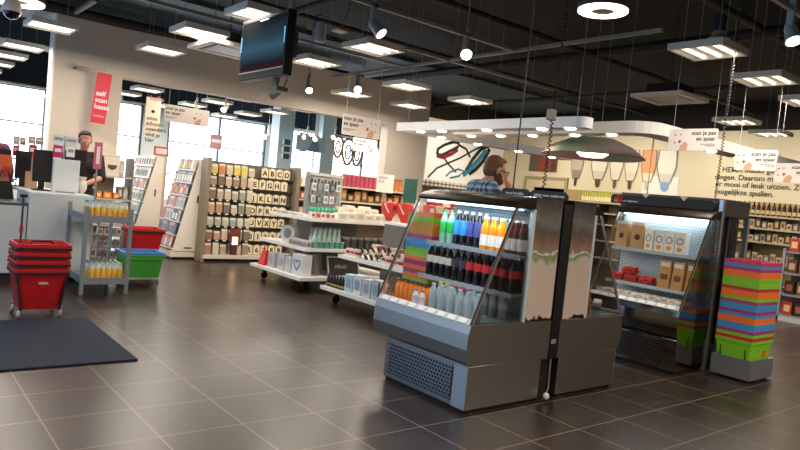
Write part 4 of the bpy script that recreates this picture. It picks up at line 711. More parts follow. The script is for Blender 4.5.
# shelves by the pillar
sv = thing('wall_shelving', 'grey shelving of boxes against the wall pillar behind the till', 'shelving')
for z in (.45, .85, 1.2): obj('shelf', B().box((2.62, 10.6, z-.025), (3.2, 10.97, z)), mat('#b7ac9c', .5), sv)
for x in (2.59, 3.19): obj('upright', B().box((x, 10.62, 0), (x+.03, 10.97, 1.5)), mat('#6e655c', .5), sv)
big = thing('carton_box', 'big cream carton with a dark brown bowl printed on it, on the wall shelving', 'carton', (2.86, 10.78, 1.2)); obj('carton', B().box((-.15, -.15, 0), (.15, .15, .33), .004), mat('#d8cdbd', .6), big); obj('bowl_print', B().prism([(-.02, .12), (.04, .09), (.1, .12), (.11, .17), (-.03, .17)], 'y', -.153, -.15), mat('#5a3a34', .6), big); obj('top_flap', B().box((-.145, -.152, .3), (.145, -.148, .31)), mat('#b4a896', .6), big)
random.seed(11)
for r, z in enumerate((.85, 1.2)):
    for i in range(2-r): gift('storage_box', 'box', 'small %s box on the %s wall shelf behind the till, %s' % (('brown', 'grey')[(i+r) % 2], ('middle', 'upper')[r], ('inner one', 'outer one')[i]), (3.06+.085*i, 10.75, z), (.07, .12, random.uniform(.14, .26)), ('#9a8a78', '#b3aca2', '#8e7f74', '#c0b6a6', '#7b736c')[(i+r) % 5], 'boxes on the wall shelving', 0, '#d6cec0', '-y')
for i in range(3): gift('snack_pack', 'pack', 'orange pack, %s from left under the big cream carton' % ORD[i], (2.74+.14*i, 10.75, .85), (.12, .12, .1), '#d97a33', 'orange packs', 0, '#f0c080', '-y')
for i in range(3): gift('storage_box', 'box', 'beige box, %s from left on the lowest wall shelf' % ORD[i], (2.74+.19*i, 10.75, .45), (.15, .15, .28), ('#c9b89c', '#b39c7c', '#d4c7b0', '#a38a6c', '#c0ad92')[i], 'boxes on the lowest wall shelf', 0, '#8d7a60', '-y')
# ---------------------------------------------------------------- shelves deeper in the shop
def shelf_unit(lb, x0, x1, y0, y1, zs, top, fc):
    t = thing('shelving', lb, 'shelving')
    obj('back_panel', B().box((x0, y1-.03, 0), (x1, y1, top)), mat('#8a7b68', .7), t)
    for z in zs: obj('shelf', B().box((x0, y0, z-.025), (x1, y1-.03, z)), mat('#cfc5b4', .5), t)
    for x in (x0, x1-.03): obj('upright', B().box((x, y0, 0), (x+.03, y1, top)), mat('#6e6355', .6), t)
    return t
shelf_unit('brown shelving with pink and orange tubes on top, behind the pegboard', 6.1, 7.9, 9.3, 9.8, (.4, .8, 1.15, 1.4), 1.42, 0)
ty = thing('gift_tube', 'x', 'tube'); obj('tube', B().lathe([(.042, 0), (.042, .2)], n=14), mat('#b5485a', .5), ty); obj('lid', B().lathe([(.043, .2), (.043, .22)], n=14), mat('#d8b48a', .5), ty)
ty2 = thing('gift_tube', 'x', 'tube'); obj('tube', B().lathe([(.042, 0), (.042, .2)], n=14), mat('#c87c3c', .5), ty2); obj('lid', B().lathe([(.047, .2), (.047, .22)], n=14), mat('#8a5a36', .5), ty2)
line(ty, '', 8, (6.35, 9.42, 1.4), (7.0, 9.42, 1.4), 'pink gift tube on top of the brown shelving, %s from left', 'gift tubes on the brown shelving')
line(ty2, '', 6, (7.1, 9.42, 1.4), (7.6, 9.42, 1.4), 'orange gift tube on top of the brown shelving, %s from left', 'gift tubes on the brown shelving')
for r, z in enumerate((.8, 1.15)):
    for i in range(12): gift('wicker_box', 'box', 'brown wicker box, %s from left, %s shelf of brown shelving' % (ORD[i], ('lower', 'upper')[r]), (6.2+.145*i, 9.45, z), (.12, .16, .13+.05*((i*7+r) % 3)), ('#8a5f38', '#6b4a30', '#a87a4c', '#4f3a2c')[(i*3+r) % 4], 'brown boxes on the brown shelving', 0, '#c29a66', '-y')
# unit with white cartons beside the letter rack
shelf_unit('narrow shelving with red and white packs right of the letter rack', 5.95, 6.55, 10.4, 10.8, (.4, .8, 1.1, 1.35), 1.5, 0)
for r, z in enumerate((.8, 1.1, 1.35)):
    for i in range(4): gift('snack_pack', 'pack', '%s pack, %s from left in the %s row right of the letter rack' % (('red', 'cream')[(i+r) % 2], ORD[i], ORD[2-r]), (6.05+.13*i, 10.5, z), (.1, .08, .15), (('#c94a3c', '#e6d9c4')[(i+r) % 2]), 'packs right of the letter rack', 0, '#f0e3cf', '-y')
# mug shelf under the scissors print
t = thing('wall_shelf', 'long dark wall shelf of white mugs under the printed scissors', 'shelf'); q0, q1 = (12.074,14.100,1.793), (13.996,14.100,1.725); obj('board', B().box((q0[0], 13.95, 1.66), (q1[0], 14.37, 1.7)), mat('#4a4440', .5), t)
mg2 = thing('white_mug', 'x', 'mug'); obj('cup', B().lathe([(.055, 0), (.06, .16)], n=10), mat('#e9e2d4', .4), mg2); obj('band', B().lathe([(.0615, .06), (.0615, .1)], n=10), mat('#7d756b', .5), mg2)
line(mg2, '', 12, (q0[0]+.1, 14.1, 1.7), (q1[0]-.1, 14.1, 1.7), 'pale container on the wall shelf under the printed scissors, %s from left', 'containers under the printed scissors')
# wine wall: long shelving along the right wall
ws = thing('wall_shelving', 'long dark wall shelving of bottles and packs along the right wall', 'shelving')
for z in (.2, .66, 1.1, 1.4, 1.68): obj('shelf', B().box((15.45, 4.0, z-.03), (15.95, 13.2, z)), mat('#7b6a50', .6), ws); obj('price_strip', B().box((15.435, 4.0, z-.03), (15.45, 13.2, z+.01)), mat('#b8a888', .5), ws)
obj('back_panel', B().box((15.95, 4.0, 0), (15.98, 13.2, 2.0)), mat('#a98f5f', .7), ws)
for i in range(8): obj('upright', B().box((15.45, 4.0+1.3*i, 0), (15.98, 4.04+1.3*i, 1.7)), mat('#51473a', .6), ws)
gr = bottle('olive_bottle', 'x', .032, .3, '#c8c04a', '#7fb52e', '#efe8c4', (.1, .5), neck=.5)
line(gr, '', 46, (15.55, 11.1, 1.68), (15.55, 7.75, 1.68), 'green-capped yellow bottle on top of the wall shelving, %s from left', 'green-capped bottles on the wall shelving')
ob = bottle('olive_bottle', 'x', .034, .26, '#c9973a', '#b5742a', '#e6d4a4', (.1, .5), neck=.5)
line(ob, '', 8, (15.55, 7.66, 1.68), (15.55, 7.15, 1.68), 'amber bottle right of the green-capped bottles, %s from left', 'amber bottles on the wall shelving')
wn = bottle('wine_bottle', 'x', .04, .31, '#2a1a14', '#6a2a26', '#cbb68a', (.15, .4), neck=.35)
line(wn, '', 22, (15.55, 6.95, 1.68), (15.55, 4.7, 1.68), 'dark wine bottle on top of the wall shelving, %s from left', 'wine bottles on the wall shelving')
random.seed(5)
pks = [gift('grocery_pack', 'pack', 'x', (0, 0, 0), (.12, .1, h), c, None, 0, a) for h, c, a in ((.2, '#b9a583', '#7a4a34'), (.16, '#7d7466', '#c2b497'), (.22, '#54483c', '#c9a35c'), (.14, '#c3b595', '#8a3a2c'), (.18, '#8f8878', '#3c3832'))]
PP = [Proto(o) for o in pks]
for r, z in enumerate((.66, 1.1, 1.4)):
    for i in range(22):
        P = PP[(i*3+r+random.randint(0, 1)) % 5]; P.put((15.55, 7.0-.128*i, z), 0, 'grocery pack, %s from left on the %s shelf below the wine bottles' % (ORD[i], ORD[2-r]), 'packs below the wine bottles')
# low grey gondola end at the right edge
gd = thing('gondola', 'low grey shelving unit with red and dark packs behind the crate tower at right edge', 'shelving')
for z in (.1, .42, .75, 1.08): obj('shelf', B().box((11.0, 2.6, z-.03), (11.45, 4.1, z)), mat('#8d9092', .4, .3), gd)
for y in (2.6, 3.32, 4.06): obj('upright', B().box((10.99, y, 0), (11.03, y+.04, 1.12)), mat('#9fa3a5', .4, .4), gd)
obj('back_panel', B().box((11.42, 2.6, 0), (11.46, 4.1, 1.1)), mat('#3a3530', .6), gd); obj('kick_plate', B().box((10.99, 2.6, 0), (11.02, 4.1, .075)), mat('#b6b8b8', .5), gd)
for r, z in enumerate((.1, .42, .75, 1.08)):
    for i in range(7): gift('frozen_pack', 'pack', '%s pack, %s from left on the %s shelf of the grey gondola' % (('red', 'black', 'brown')[(i+r) % 3], ORD[i], ('bottom', 'second', 'third', 'top')[r]), (11.15, 3.98-.17*i, z), (.16, .14, .2), ('#b23a2a', '#1f1c1b', '#6a4630')[(i+r) % 3], 'packs on the grey gondola', 0, ('#e8c08a', '#b0502c', '#d9b48a')[(i+r) % 3])
# ---------------------------------------------------------------- till counter
ct = thing('till_counter', 'long pale till counter at the left edge, lower section', 'counter'); PALE = mat('#cfd6d8', .4)
obj('front_panel', B().box((-.8, 8.05, .1), (1.36, 8.09, .83)), PALE, ct); obj('worktop', B().box((-.8, 8.05, .83), (1.36, 9.45, .86), .004), mat('#4a4d52', .4), ct); obj('plinth', B().box((-.8, 8.1, 0), (1.36, 9.4, .1)), DGREY, ct); obj('side_panel', B().box((1.33, 8.09, .1), (1.36, 9.45, .83)), PALE, ct)
ct2 = thing('till_counter', 'raised pale till counter end behind the red basket stack', 'counter')
obj('front_panel', B().box((1.37, 8.03, .08), (2.02, 8.07, .96)), PALE, ct2); obj('worktop', B().box((1.37, 8.03, .96), (2.02, 9.36, .99), .006), mat('#dfe4e5', .35), ct2); obj('side_panel', B().box((1.99, 8.07, .08), (2.02, 9.36, .96)), PALE, ct2); obj('plinth', B().box((1.4, 8.1, 0), (2.0, 9.3, .08)), DGREY, ct2)
obj('side_panel', B().box((1.37, 8.07, .08), (1.4, 8.8, .96)), PALE, ct2)
t = thing('display_screen', 'white back of a customer screen standing on the raised counter', 'screen', (1.78, 8.36, .99)); obj('back_cover', B().box((-.14, -.02, .0), (.14, .04, .385), .006), mat('#dfe3e4', .45), t); obj('foot', B().box((-.1, -.04, 0), (.1, .12, .015)), GREY, t)
def monitor(lb, p, w_, h, rz=0):
    t = thing('till_monitor', lb, 'monitor', p, rz); obj('casing', B().box((-w_/2, -.02, .1), (w_/2, .03, .1+h), .006), mat('#101116', .35), t); obj('stand', B().box((-.03, 0, 0), (.03, .05, .12)), BLACK, t); obj('base', B().box((-.09, -.06, 0), (.09, .1, .015), .004), BLACK, t)
monitor('black till monitor left of the white screen back', (1.57, 8.56, .99), .2, .37); monitor('black till monitor right of the white screen back, before the clerk', (1.955, 8.62, .99), .2, .42, .25)
monitor('black till monitor farther left, behind the paper carrier bag', (1.475, 9.2, .99), .17, .34); monitor('black till monitor at the left edge of the photo', (1.27, 9.25, .86), .16, .47)
def card_stand(lb, x, y, z, items):
    t = thing('card_stand', lb, 'sign stand', (x, y, z)); obj('pole', B().box((-.008, .01, 0), (.008, .025, max(i[3] for i in items))), GREY, t); obj('base', B().box((-.06, -.03, 0), (.06, .06, .012)), GREY, t)
    for x0, x1, z0, z1, c in items:
        k = obj('card', B().box((x0, -.006, z0), (x1, .006, z1)), mat(c, .5), t); obj('card_print', B().box((x0+.015, -.008, z0+(z1-z0)*.45), (x1-.015, -.006, z0+(z1-z0)*.75)), mat('#8f98a2' if c[1] in 'def' and c[5] in 'def89' else '#f0d9dc', .5), k)
card_stand('card stand with pale top cards and magenta gift card above the white screen', 1.77, 8.47, .99, ((-.13, -.01, .55, .66, '#e2e8ea'), (.0, .13, .55, .65, '#d5dde2'), (-.12, -.02, .4, .54, '#b8206c'), (.02, .11, .42, .54, '#e9e4e6')))
card_stand('card stand with red card in the middle of the till row', 1.6, 9.3, .99, ((-.07, 0, .54, .63, '#b9a597'), (.01, .09, .54, .63, '#8f8880'), (-.06, .03, .37, .53, '#c8242c')))
card_stand('card stand with red card nearest the left edge', 1.42, 9.24, .99, ((-.06, 0, .51, .61, '#c2ac9c'), (.01, .07, .51, .6, '#7c736c'), (-.06, .0, .37, .5, '#cf2f2c')))
t = thing('beige_panel', 'beige divider panel between the tills', 'panel', (1.6, 9.5, 0)); obj('board', B().box((-.09, 0, .5), (.09, .03, 1.37)), mat('#c9a78e', .6), t); obj('foot', B().box((-.09, -.05, 0), (.09, .1, .5)), mat('#a98e78', .6), t)
t = thing('carrier_bag', 'small kraft paper carrier bag with dark handles on the till', 'bag', (1.53, 8.95, .991)); obj('bag', B().frustum((-.06, -.04), (.06, .04), (-.065, -.02), (.065, .02), 0, .2), mat('#c79a78', .8), t); obj('handle', B().tube([(-.03, 0, .19), (-.02, 0, .3), (.02, 0, .3), (.03, 0, .19)], .006), BLACK, t)
t = thing('snack_display', 'orange and red packet display at the far left till', 'display', (1.28, 9.15, .86)); obj('pack', B().box((-.06, -.03, .28), (.06, .03, .5), .004), mat('#d8602c', .5), t); obj('red_pack', B().box((-.02, -.04, .24), (.05, -.03, .36)), mat('#c22c22', .5), t); obj('stand', B().box((-.05, -.03, 0), (.05, .05, .28)), mat('#b9765a', .5), t)
t = thing('plastic_bag', 'crumpled white bag held in front of the clerk', 'bag', (1.99, 8.48, .99)); obj('bag', B().ball((0, 0, .09), .075, (.75, .6, 1.2), 12), mat('#e2d8c6', .6), t); obj('bag_neck', B().lathe([(.03, .15), (.05, .2)], n=10), mat('#ebe3d4', .6), t)
t = thing('banner_stand', 'pink and white banner on a grey pole at the counter end', 'sign', (2.13, 8.45, 0)); obj('pole', B().tube([(0, 0, 0), (0, 0, 1.62)], .012, 8), GREY, t); obj('banner', B().box((-.045, -.016, 1.3), (.045, -.004, 1.62)), mat('#c9607a', .5), t); obj('white_strip', B().box((-.02, -.019, 1.36), (.02, -.016, 1.57)), mat('#e9d8de', .5), t); obj('base', B().lathe([(.12, 0), (.1, .02)], n=16), GREY, t)
# ---------------------------------------------------------------- red rolling baskets
def rolling_basket(lb, p, rz=0, full=False, h=.56, w0=.212, d0=.2):
    t = thing('rolling_basket', lb, 'shopping basket', p, rz, 'red rolling baskets'); m = RED
    b = B(); k = .71
    def ring(f, z, e=0): return [(w0*f*a - e*a, d0*f*c - e*c, z) for a, c in rr]
    rr = [(x, y) for x, y in rrect(-1, -1, 1, 1, .22, 3)]
    R_ = [ring(k, .07), ring(.95, h-.055), ring(1.0, h-.055), ring(1.02, h-.02), ring(1.02, h), ring(.96, h), ring(k, .08, .012)]
    v = [[b.b.verts.new(q) for q in r] for r in R_]; n = len(rr)
    b.b.faces.new(v[0][::-1]); b.b.faces.new(v[-1])
    for a, c in zip(v, v[1:]):
        for i in range(n): j = (i+1) % n; b.b.faces.new((a[i], a[j], c[j], c[i]))
    obj('tub', b, m, t)
    obj('black_rim', ringbeam([(x*w0*1.03, y*d0*1.03) for x, y in rr], [(x*w0*.98, y*d0*.98) for x, y in rr], h-.052, h-.03), mat('#16100f', .5), t)
    if full:
        for i in range(3):
            for j in range(7): obj('slot', B().box((-.1+.033*j, -d0*(.75+.06*i)-.004, .13+.085*i), (-.082+.033*j, -d0*(.75+.06*i)+.02, .19+.085*i)), mat('#8c1016', .6), t)
        for s in (-1, 1):
            obj('corner_strap', B().prism([(s*w0*.66, .07), (s*w0*.72, .07), (s*w0*.93, h-.06), (s*w0*.86, h-.06)], 'y', -d0*.98, -d0*.7), mat('#1a1514', .5), t)
            for q in (-1, 1):
                wl = obj('wheel', B().lathe([(.034, -.012), (.036, 0), (.034, .012)], (s*.16, q*.14, .036), 14, 'x'), mat('#b9b6b2', .4), t); obj('fork', B().box((s*.16-.02, q*.14-.014, .034), (s*.16+.02, q*.14+.014, .09)), mat('#8f8c88', .4), wl)
        text('lettering', 'HEMA', .028, mat('#f0e6e0', .5), t, facing('-y', (-.03, -.2, h-.13)))
    return t
BX, BY = 1.195, 6.36
rolling_basket('lowest red rolling basket of the stack by the mat, with wheels showing', (BX, BY, 0), 0, True, .425)
BP = Proto(rolling_basket('x', (0, 0, 0), 0, False, .425))
for i in range(3): BP.put((BX+.002*i, BY+.004*i, .069*(i+1)), 0, 'red basket rim, %s one above the lowest rolling basket' % ('first', 'second', 'topmost')[i], 'red rolling baskets')
t = thing('carry_bow', 'black carrying bow lying across the topmost red basket', 'carry bow', (BX, BY-.06, .628)); obj('grip', B().tube([(-.09, 0, 0), (-.07, 0, .02), (.07, 0, .02), (.09, 0, 0)], .01), BLACK, t)
t = thing('pull_rod', 'tall thin dark pull rod rising from the red basket stack', 'handle', (1.06, 6.48, .6)); obj('rod', B().tube([(0, 0, 0), (0, 0, .42)], .009, 8), mat('#3a3034', .5), t); obj('red_sleeve', B().tube([(0, 0, .1), (0, 0, .16)], .015, 8), mat('#a02a30', .5), t); obj('grip', B().tube([(-.03, 0, .42), (.03, 0, .42)], .014, 8), BLACK, t)
# ---------------------------------------------------------------- grey bottle shelf
gs = thing('bottle_rack', 'grey metal two-tier rack of yellow bottles beside the counter', 'rack')
SX0, SX1, SY0, SY1 = 1.745, 2.225, 7.22, 7.98; GM = mat('#8e959b', .45, .3)
for x in (SX0, SX1-.035):
    for y in (SY0, SY1-.035): obj('post', B().box((x, y, 0), (x+.035, y+.035, .915)), GM, gs)
for z in (.12, .765):
    tr_ = obj('tray', B().box((SX0+.005, SY0+.005, z), (SX1-.005, SY1-.005, z+.015)), GM, gs)
    obj('tray_side', B().box((SX0+.003, SY0+.035, z), (SX0+.01, SY1-.035, z+.07)), GM, tr_); obj('tray_side', B().box((SX1-.01, SY0+.035, z), (SX1-.003, SY1-.035, z+.07)), GM, tr_); obj('tray_front', B().box((SX0+.035, SY0-.002, z-.01), (SX1-.035, SY0+.006, z+.06)), GM, tr_)
def drink(lb, capc):
    t = thing('drink_bottle', lb, 'bottle', (0, 0, 0)); obj('body', B().lathe([(.024, 0), (.027, .01), (.027, .11), (.016, .14), (.013, .15)], n=12), mat('#f0c32a', .25), t, smooth=True); obj('sleeve', B().lathe([(.0275, .03), (.0275, .085)], n=12), mat('#f0b860', .5), t); obj('white_neck', B().lathe([(.024, .125), (.02, .155), (.017, .165)], n=10), mat('#e6e2da', .45), t); obj('cap', B().lathe([(.016, .165), (.015, .19)], n=10), mat(capc, .45), t); return t
dw, dt, dr_ = drink('x', '#c8ccc8'), drink('x', '#2aa2a0'), drink('x', '#c0453a')
Pw, Pt, Pr = Proto(dw), Proto(dt), Proto(dr_)
for r in range(4):
    for i in range(7): (Pw if r < 2 else Pt).put((SX0+.07+.057*i, SY0+.06+.075*r, .781), 0, 'yellow drink bottle with %s cap on the top tray, %s from left, %s row' % (('pale', 'pale', 'teal', 'teal')[r], ORD[i], ORD[r]), 'bottles on the top tray')
for r in range(5):
    for i in range(6): (Pw if r < 2 else Pt if r < 4 else Pr).put((SX0+.12+.056*i, SY0+.06+.075*r, .136), 0, 'yellow drink bottle with %s cap on the low tray, %s from left, %s row' % (('pale', 'pale', 'teal', 'teal', 'red')[r], ORD[i], ORD[r]), 'bottles on the low tray')
# green and blue crates on wheels, more baskets behind
gc = thing('crate_trolley', 'low steel wheeled base under the green and blue crates', 'trolley', (2.5, 7.78, 0)); obj('frame', B().box((-.2, -.14, .09), (.2, .14, .11)), mat('#c9c4b4', .4, .5), gc)
for s in (-1, 1):
    for q in (-1, 1): obj('caster', B().lathe([(.035, -.012), (.04, 0), (.035, .012)], (s*.17, q*.11, .042), 12, 'y'), mat('#6f6c66', .5), gc)
def plain_crate(lb, p, c, rim, h=.3):
    t = thing('shopping_crate', lb, 'crate', p); b = B(); v = []
    for sx, sy, z in ((.19, .14, 0), (.215, .16, h-.05), (.23, .17, h-.05), (.23, .17, h), (.21, .155, h), (.18, .13, .01)): v.append([b.b.verts.new((sx*a, sy*q, z)) for a, q in ((-1, -1), (1, -1), (1, 1), (-1, 1))])
    b.b.faces.new(v[0][::-1]); b.b.faces.new(v[-1])
    for a, q in zip(v, v[1:]):
        for i in range(4): j = (i+1) % 4; b.b.faces.new((a[i], a[j], q[j], q[i]))
    obj('tub', b, mat(c, .4), t); obj('rim_band', ringbeam([(-.232, -.172), (.232, -.172), (.232, .172), (-.232, .172)], [(-.21, -.155), (.21, -.155), (.21, .155), (-.21, .155)], h-.012, h+.004), mat(rim, .4), t); return t
plain_crate('green crate on the wheeled base behind the bottle rack', (2.5, 7.78, .11), '#3f9b3a', '#4fa544', .26); plain_crate('blue crate nested in the green crate', (2.5, 7.78, .142), '#3d86c8', '#5b9ad4', .26)
rolling_basket('red rolling basket beyond the green crate, before the card rack', (2.74, 8.45, .2), 0, False, .42); o = tag(obj('low_stand', B().box((2.6, 8.33, 0), (2.88, 8.57, .269)), mat('#3a2a2a', .6)), 'dark stand under the red basket beyond the green crate', 'stand')
rb = thing('small_rack', 'grey wire rack of small packs behind the bottle rack', 'rack'); 
for z in (.15, .3, .45, .6): obj('shelf', B().box((2.3, 8.85, z), (2.62, 9.15, z+.012)), GREY, rb)
for x in (2.3, 2.6): obj('post', B().box((x, 8.85, 0), (x+.02, 8.87, .75)), GREY, rb)
for r, z in enumerate((.162, .312, .462)):
    for i in range(4): gift('small_pack', 'pack', 'small white pack, %s from left on the %s shelf of the wire rack' % (ORD[i], ('low', 'middle', 'upper')[r]), (2.35+.075*i, 8.95, z), (.06, .08, .09), ('#c9c6c4', '#b0adb0', '#d9d5d0')[(i+r) % 3], 'packs in the wire rack', 0, '#6f6d74', '-y')
# ---------------------------------------------------------------- hanging signs
def scan_sign(lb, c, w_, h, n, ztop, flip=False):
    "white hanging card; n is the side it faces"
    t = thing('hanging_sign', lb, 'sign', c); p = rrect(-w_/2, -h/2, w_/2, h/2, .02, 3); ax = 'x' if n == '-x' else 'y'
    obj('card', B().prism(p, ax, -.004, .004), mat('#f0e6dc', .55), t); M_ = lambda a, z: facing(n, (-.0045, -a, z) if n == '-x' else (a, -.0045, z))
    k = h/.23; tx = -.04*k if not flip else -w_/2+.03
    for i_, ln in enumerate(('scan je pas', 'en spaar')): text('lettering', ln, .06*k, mat('#231d1c', .6), t, M_(w_/2-.02 if not flip else -w_/2+.02, h*.22-.06*k*i_), 'RIGHT' if not flip else 'LEFT')
    text('small_lettering', 'spaar mee met de pas\nen krijg korting', .017*k, mat('#5a504c', .6), t, M_(w_/2-.02 if not flip else -w_/2+.02, -h*.22), 'RIGHT' if not flip else 'LEFT')
    hx = -w_*.16 if not flip else w_*.25
    def pr_(nm, pts, col):
        q = [(-x if n == '-x' else x, z) for x, z in pts]; a = -.0065; obj(nm, B().prism(q, ax, a, -.004), mat(col, .5), t)
    pr_('printed_hand', [(hx-.05*k, -.115*k), (hx+.03*k, -.115*k), (hx+.045*k, -.05*k), (hx+.01*k, -.02*k), (hx-.04*k, -.06*k)], '#dba888'); pr_('printed_heart', [(hx-.05*k, -.04*k), (hx-.07*k, -.015*k), (hx-.05*k, 0), (hx-.03*k, -.015*k)], '#c23a4e')
    for dx, dz in ((-.19, .05), (-.13, .055), (-.19, -.03)):
        x = (dx if not flip else -dx)*k; pr_('printed_dot', [(x-.01, dz*k-.008), (x+.01, dz*k-.008), (x+.01, dz*k+.008), (x-.01, dz*k+.008)], '#8a7a78')
    for s in (-1, 1):
        q = (0, s*w_*.42) if n == '-x' else (s*w_*.42, 0); obj('suspension_wire', B().tube([(*q, h/2), (*q, ztop-c[2])], .0025, 4), mat('#b0aba4', .5), t)
q = ((7.300,4.105,2.200), (7.300,3.541,2.416)); scan_sign('white hanging sign reading scan je pas en spaar, large one above the second chiller', ((q[0][0]+q[1][0])/2, (q[0][1]+q[1][1])/2, (q[0][2]+q[1][2])/2), abs(q[0][1]-q[1][1])*1.02, .25, '-x', 4.3)
q = ((8.300,3.770,2.075), (8.300,3.288,2.303)); scan_sign('white hanging sign reading scan je pas en spaar, covering the painted sentence', ((q[0][0]+q[1][0])/2, (q[0][1]+q[1][1])/2, (q[0][2]+q[1][2])/2), abs(q[0][1]-q[1][1])*1.02, .25, '-x', 4.3)
q = ((9.200,3.648,2.013), (9.200,3.158,2.237)); scan_sign('white hanging sign cut off by the right edge of the photo', ((q[0][0]+q[1][0])/2, (q[0][1]+q[1][1])/2, (q[0][2]+q[1][2])/2), abs(q[0][1]-q[1][1])*1.02, .25, '-x', 4.3)
q = ((5.277,7.900,2.225), (5.816,7.900,2.376)); scan_sign('white hanging sign reading scan je pas en spaar, in front of the wall header', ((q[0][0]+q[1][0])/2, 7.9, (q[0][2]+q[1][2])/2-.02), .68, .3, '-y', 3.3, True)
q = ((7.335,10.600,2.152), (7.800,10.600,2.347)); scan_sign('smaller hanging sign below and behind the one by the wall header', ((q[0][0]+q[1][0])/2, 10.6, (q[0][2]+q[1][2])/2), .58, .26, '-y', 4.3, True)
q = ((4.165,11.800,2.259), (4.697,11.800,2.521)); scan_sign('hanging sign seen through the wall opening, right of the tall notice', ((q[0][0]+q[1][0])/2, 11.8, (q[0][2]+q[1][2])/2+.0), .82, .3, '-y', 4.3, True)
q = ((3.910,12.500,1.981), (4.183,12.500,2.689)); t = thing('hanging_notice', 'tall cream hanging notice with black lettering in the wall opening', 'sign', ((q[0][0]+q[1][0])/2, 12.5, (q[0][2]+q[1][2])/2)); hw, hh = (q[1][0]-q[0][0])/2, (q[1][2]-q[0][2])/2
obj('card', B().box((-hw, -.005, -hh), (hw, .005, hh)), mat('#d8cdb8', .6), t); text('lettering', 'onze\nschoon-\nogenders\nvind je\nhier', .1, mat('#2a2422', .6), t, facing('-y', (-hw+.03, -.0055, -.06)))
text('script_lettering', 'hallo', .13, mat('#b06a5c', .6), t, facing('-y', (-hw*.5, -.0055, .3))); obj('printed_dot', B().lathe([(.03, 0), (.03, .003)], (0, -.005, .1), 12, 'y'), mat('#4a3f3a', .6), t)
for s in (-1, 1): obj('suspension_wire', B().tube([(s*hw*.8, 0, hh), (s*hw*.8, 0, 4.3-t.location[2])], .003, 4), GREY, t)
# red banner on the wall with its arm
bp = ((2.618,10.850,2.751), (2.806,10.850,2.757), (2.574,10.850,1.985), (2.731,10.850,1.993))
t = thing('wall_banner', 'red vertical banner with white lettering on the wall left of the opening', 'banner', (0, 0, 0)); zt, zb, xa, xb = bp[0][2], bp[2][2], bp[0][0], bp[1][0]+.02
# the banner stands out from the wall on its arm, turned a little
obj('cloth', B().box((0, -.004, 0), (.21, .004, zt-zb)), mat('#c8323e', .6), t); t.location = (bp[2][0], 10.8, zb); t.rotation_euler = (0, math.radians(4), math.radians(-25))
obj('arm', B().box((-.34, -.012, zt-zb+.01), (.1, .012, zt-zb+.04)), mat('#8f857a', .5), t); text('lettering', 'zelf\nscan\nkassa', .1, mat('#f2e6e2', .6), t, facing('-y', (.025, -.0045, .42))); text('small_lettering', 'snel klaar', .04, mat('#e8b8b8', .6), t, facing('-y', (.03, -.0045, .1)))
obj('wall_plate', B().box((-.36, -.03, zt-zb-.01), (-.33, .26, zt-zb+.06)), GREY, t)
# hanging decorations in the far room windows
for i, (u, c) in enumerate((((10.474,16.000,2.545), '#b07a3c'), ((10.971,16.200,2.457), '#9a6a34'), ((10.466,15.000,2.328), '#8a7a66'), ((10.156,13.500,2.648), '#2f2a2a'))):
    t = thing('hanging_ornament', 'hanging looped ornament in the bright far windows, %s from left' % ORD[i], 'ornament', u, 0, 'hanging ornaments'); s = (.3, .38, .3, .26)[i]
    obj('loop', B().tube([(s*.55*math.cos(a)*(1+.25*math.sin(a)), 0, s*math.sin(a)) for a in [k*math.pi/9 for k in range(18)]], .035, 6, True), mat(c, .5), t); obj('inner_loop', B().tube([(s*.25*math.cos(a), 0, s*.55*math.sin(a)) for a in [k*math.pi/7 for k in range(14)]], .025, 6, True), mat(c, .5), t); obj('suspension_wire', B().tube([(0, 0, s), (0, 0, 4.3-u[2])], .004, 4), GREY, t)
t = thing('window_sign', 'small dark red sign in the far window', 'sign', (8.075,19.000,2.384)); obj('board', B().box((-.18, -.01, -.22), (.18, .01, .22)), mat('#b9848c', .6), t); obj('suspension_wire', B().tube([(0, 0, .22), (0, 0, 4.24-t.location[2])], .004, 4), GREY, t); obj('white_band', B().box((-.14, -.012, -.02), (.14, -.01, .08)), mat('#f0e4e4', .6), t)
for i, (u, sc) in enumerate((((10.168,17.000,2.591), 1), )):
    t = thing('window_poster', 'pale blue poster of two people in the far windows', 'poster', u); obj('board', B().box((-.5, -.01, -.22), (.5, .01, .22)), mat('#a9c6d6', .6), t); obj('suspension_wire', B().tube([(0, 0, .22), (0, 0, 4.24-u[2])], .004, 4), GREY, t); obj('figure_print', B().prism([(-.1, -.2), (.3, -.2), (.26, .05), (.2, .15), (.08, .15), (0, 0)], 'y', -.013, -.01), mat('#6d93ad', .6), t)
for i, (u, c) in enumerate((((10.151,17.500,2.618), '#2b3f4c'), ((9.213,16.800,2.300), '#24343c'))):
    t = thing('wall_speaker', 'dark stack of small boxes on the bluish far pillar, %s one' % ('right', 'left')[i], 'speaker', u)
    for k in range(3): obj('box', B().box((-.1, -.1, -.25+.2*k), (.1, 0, -.1+.2*k)), mat(c, .5), t)
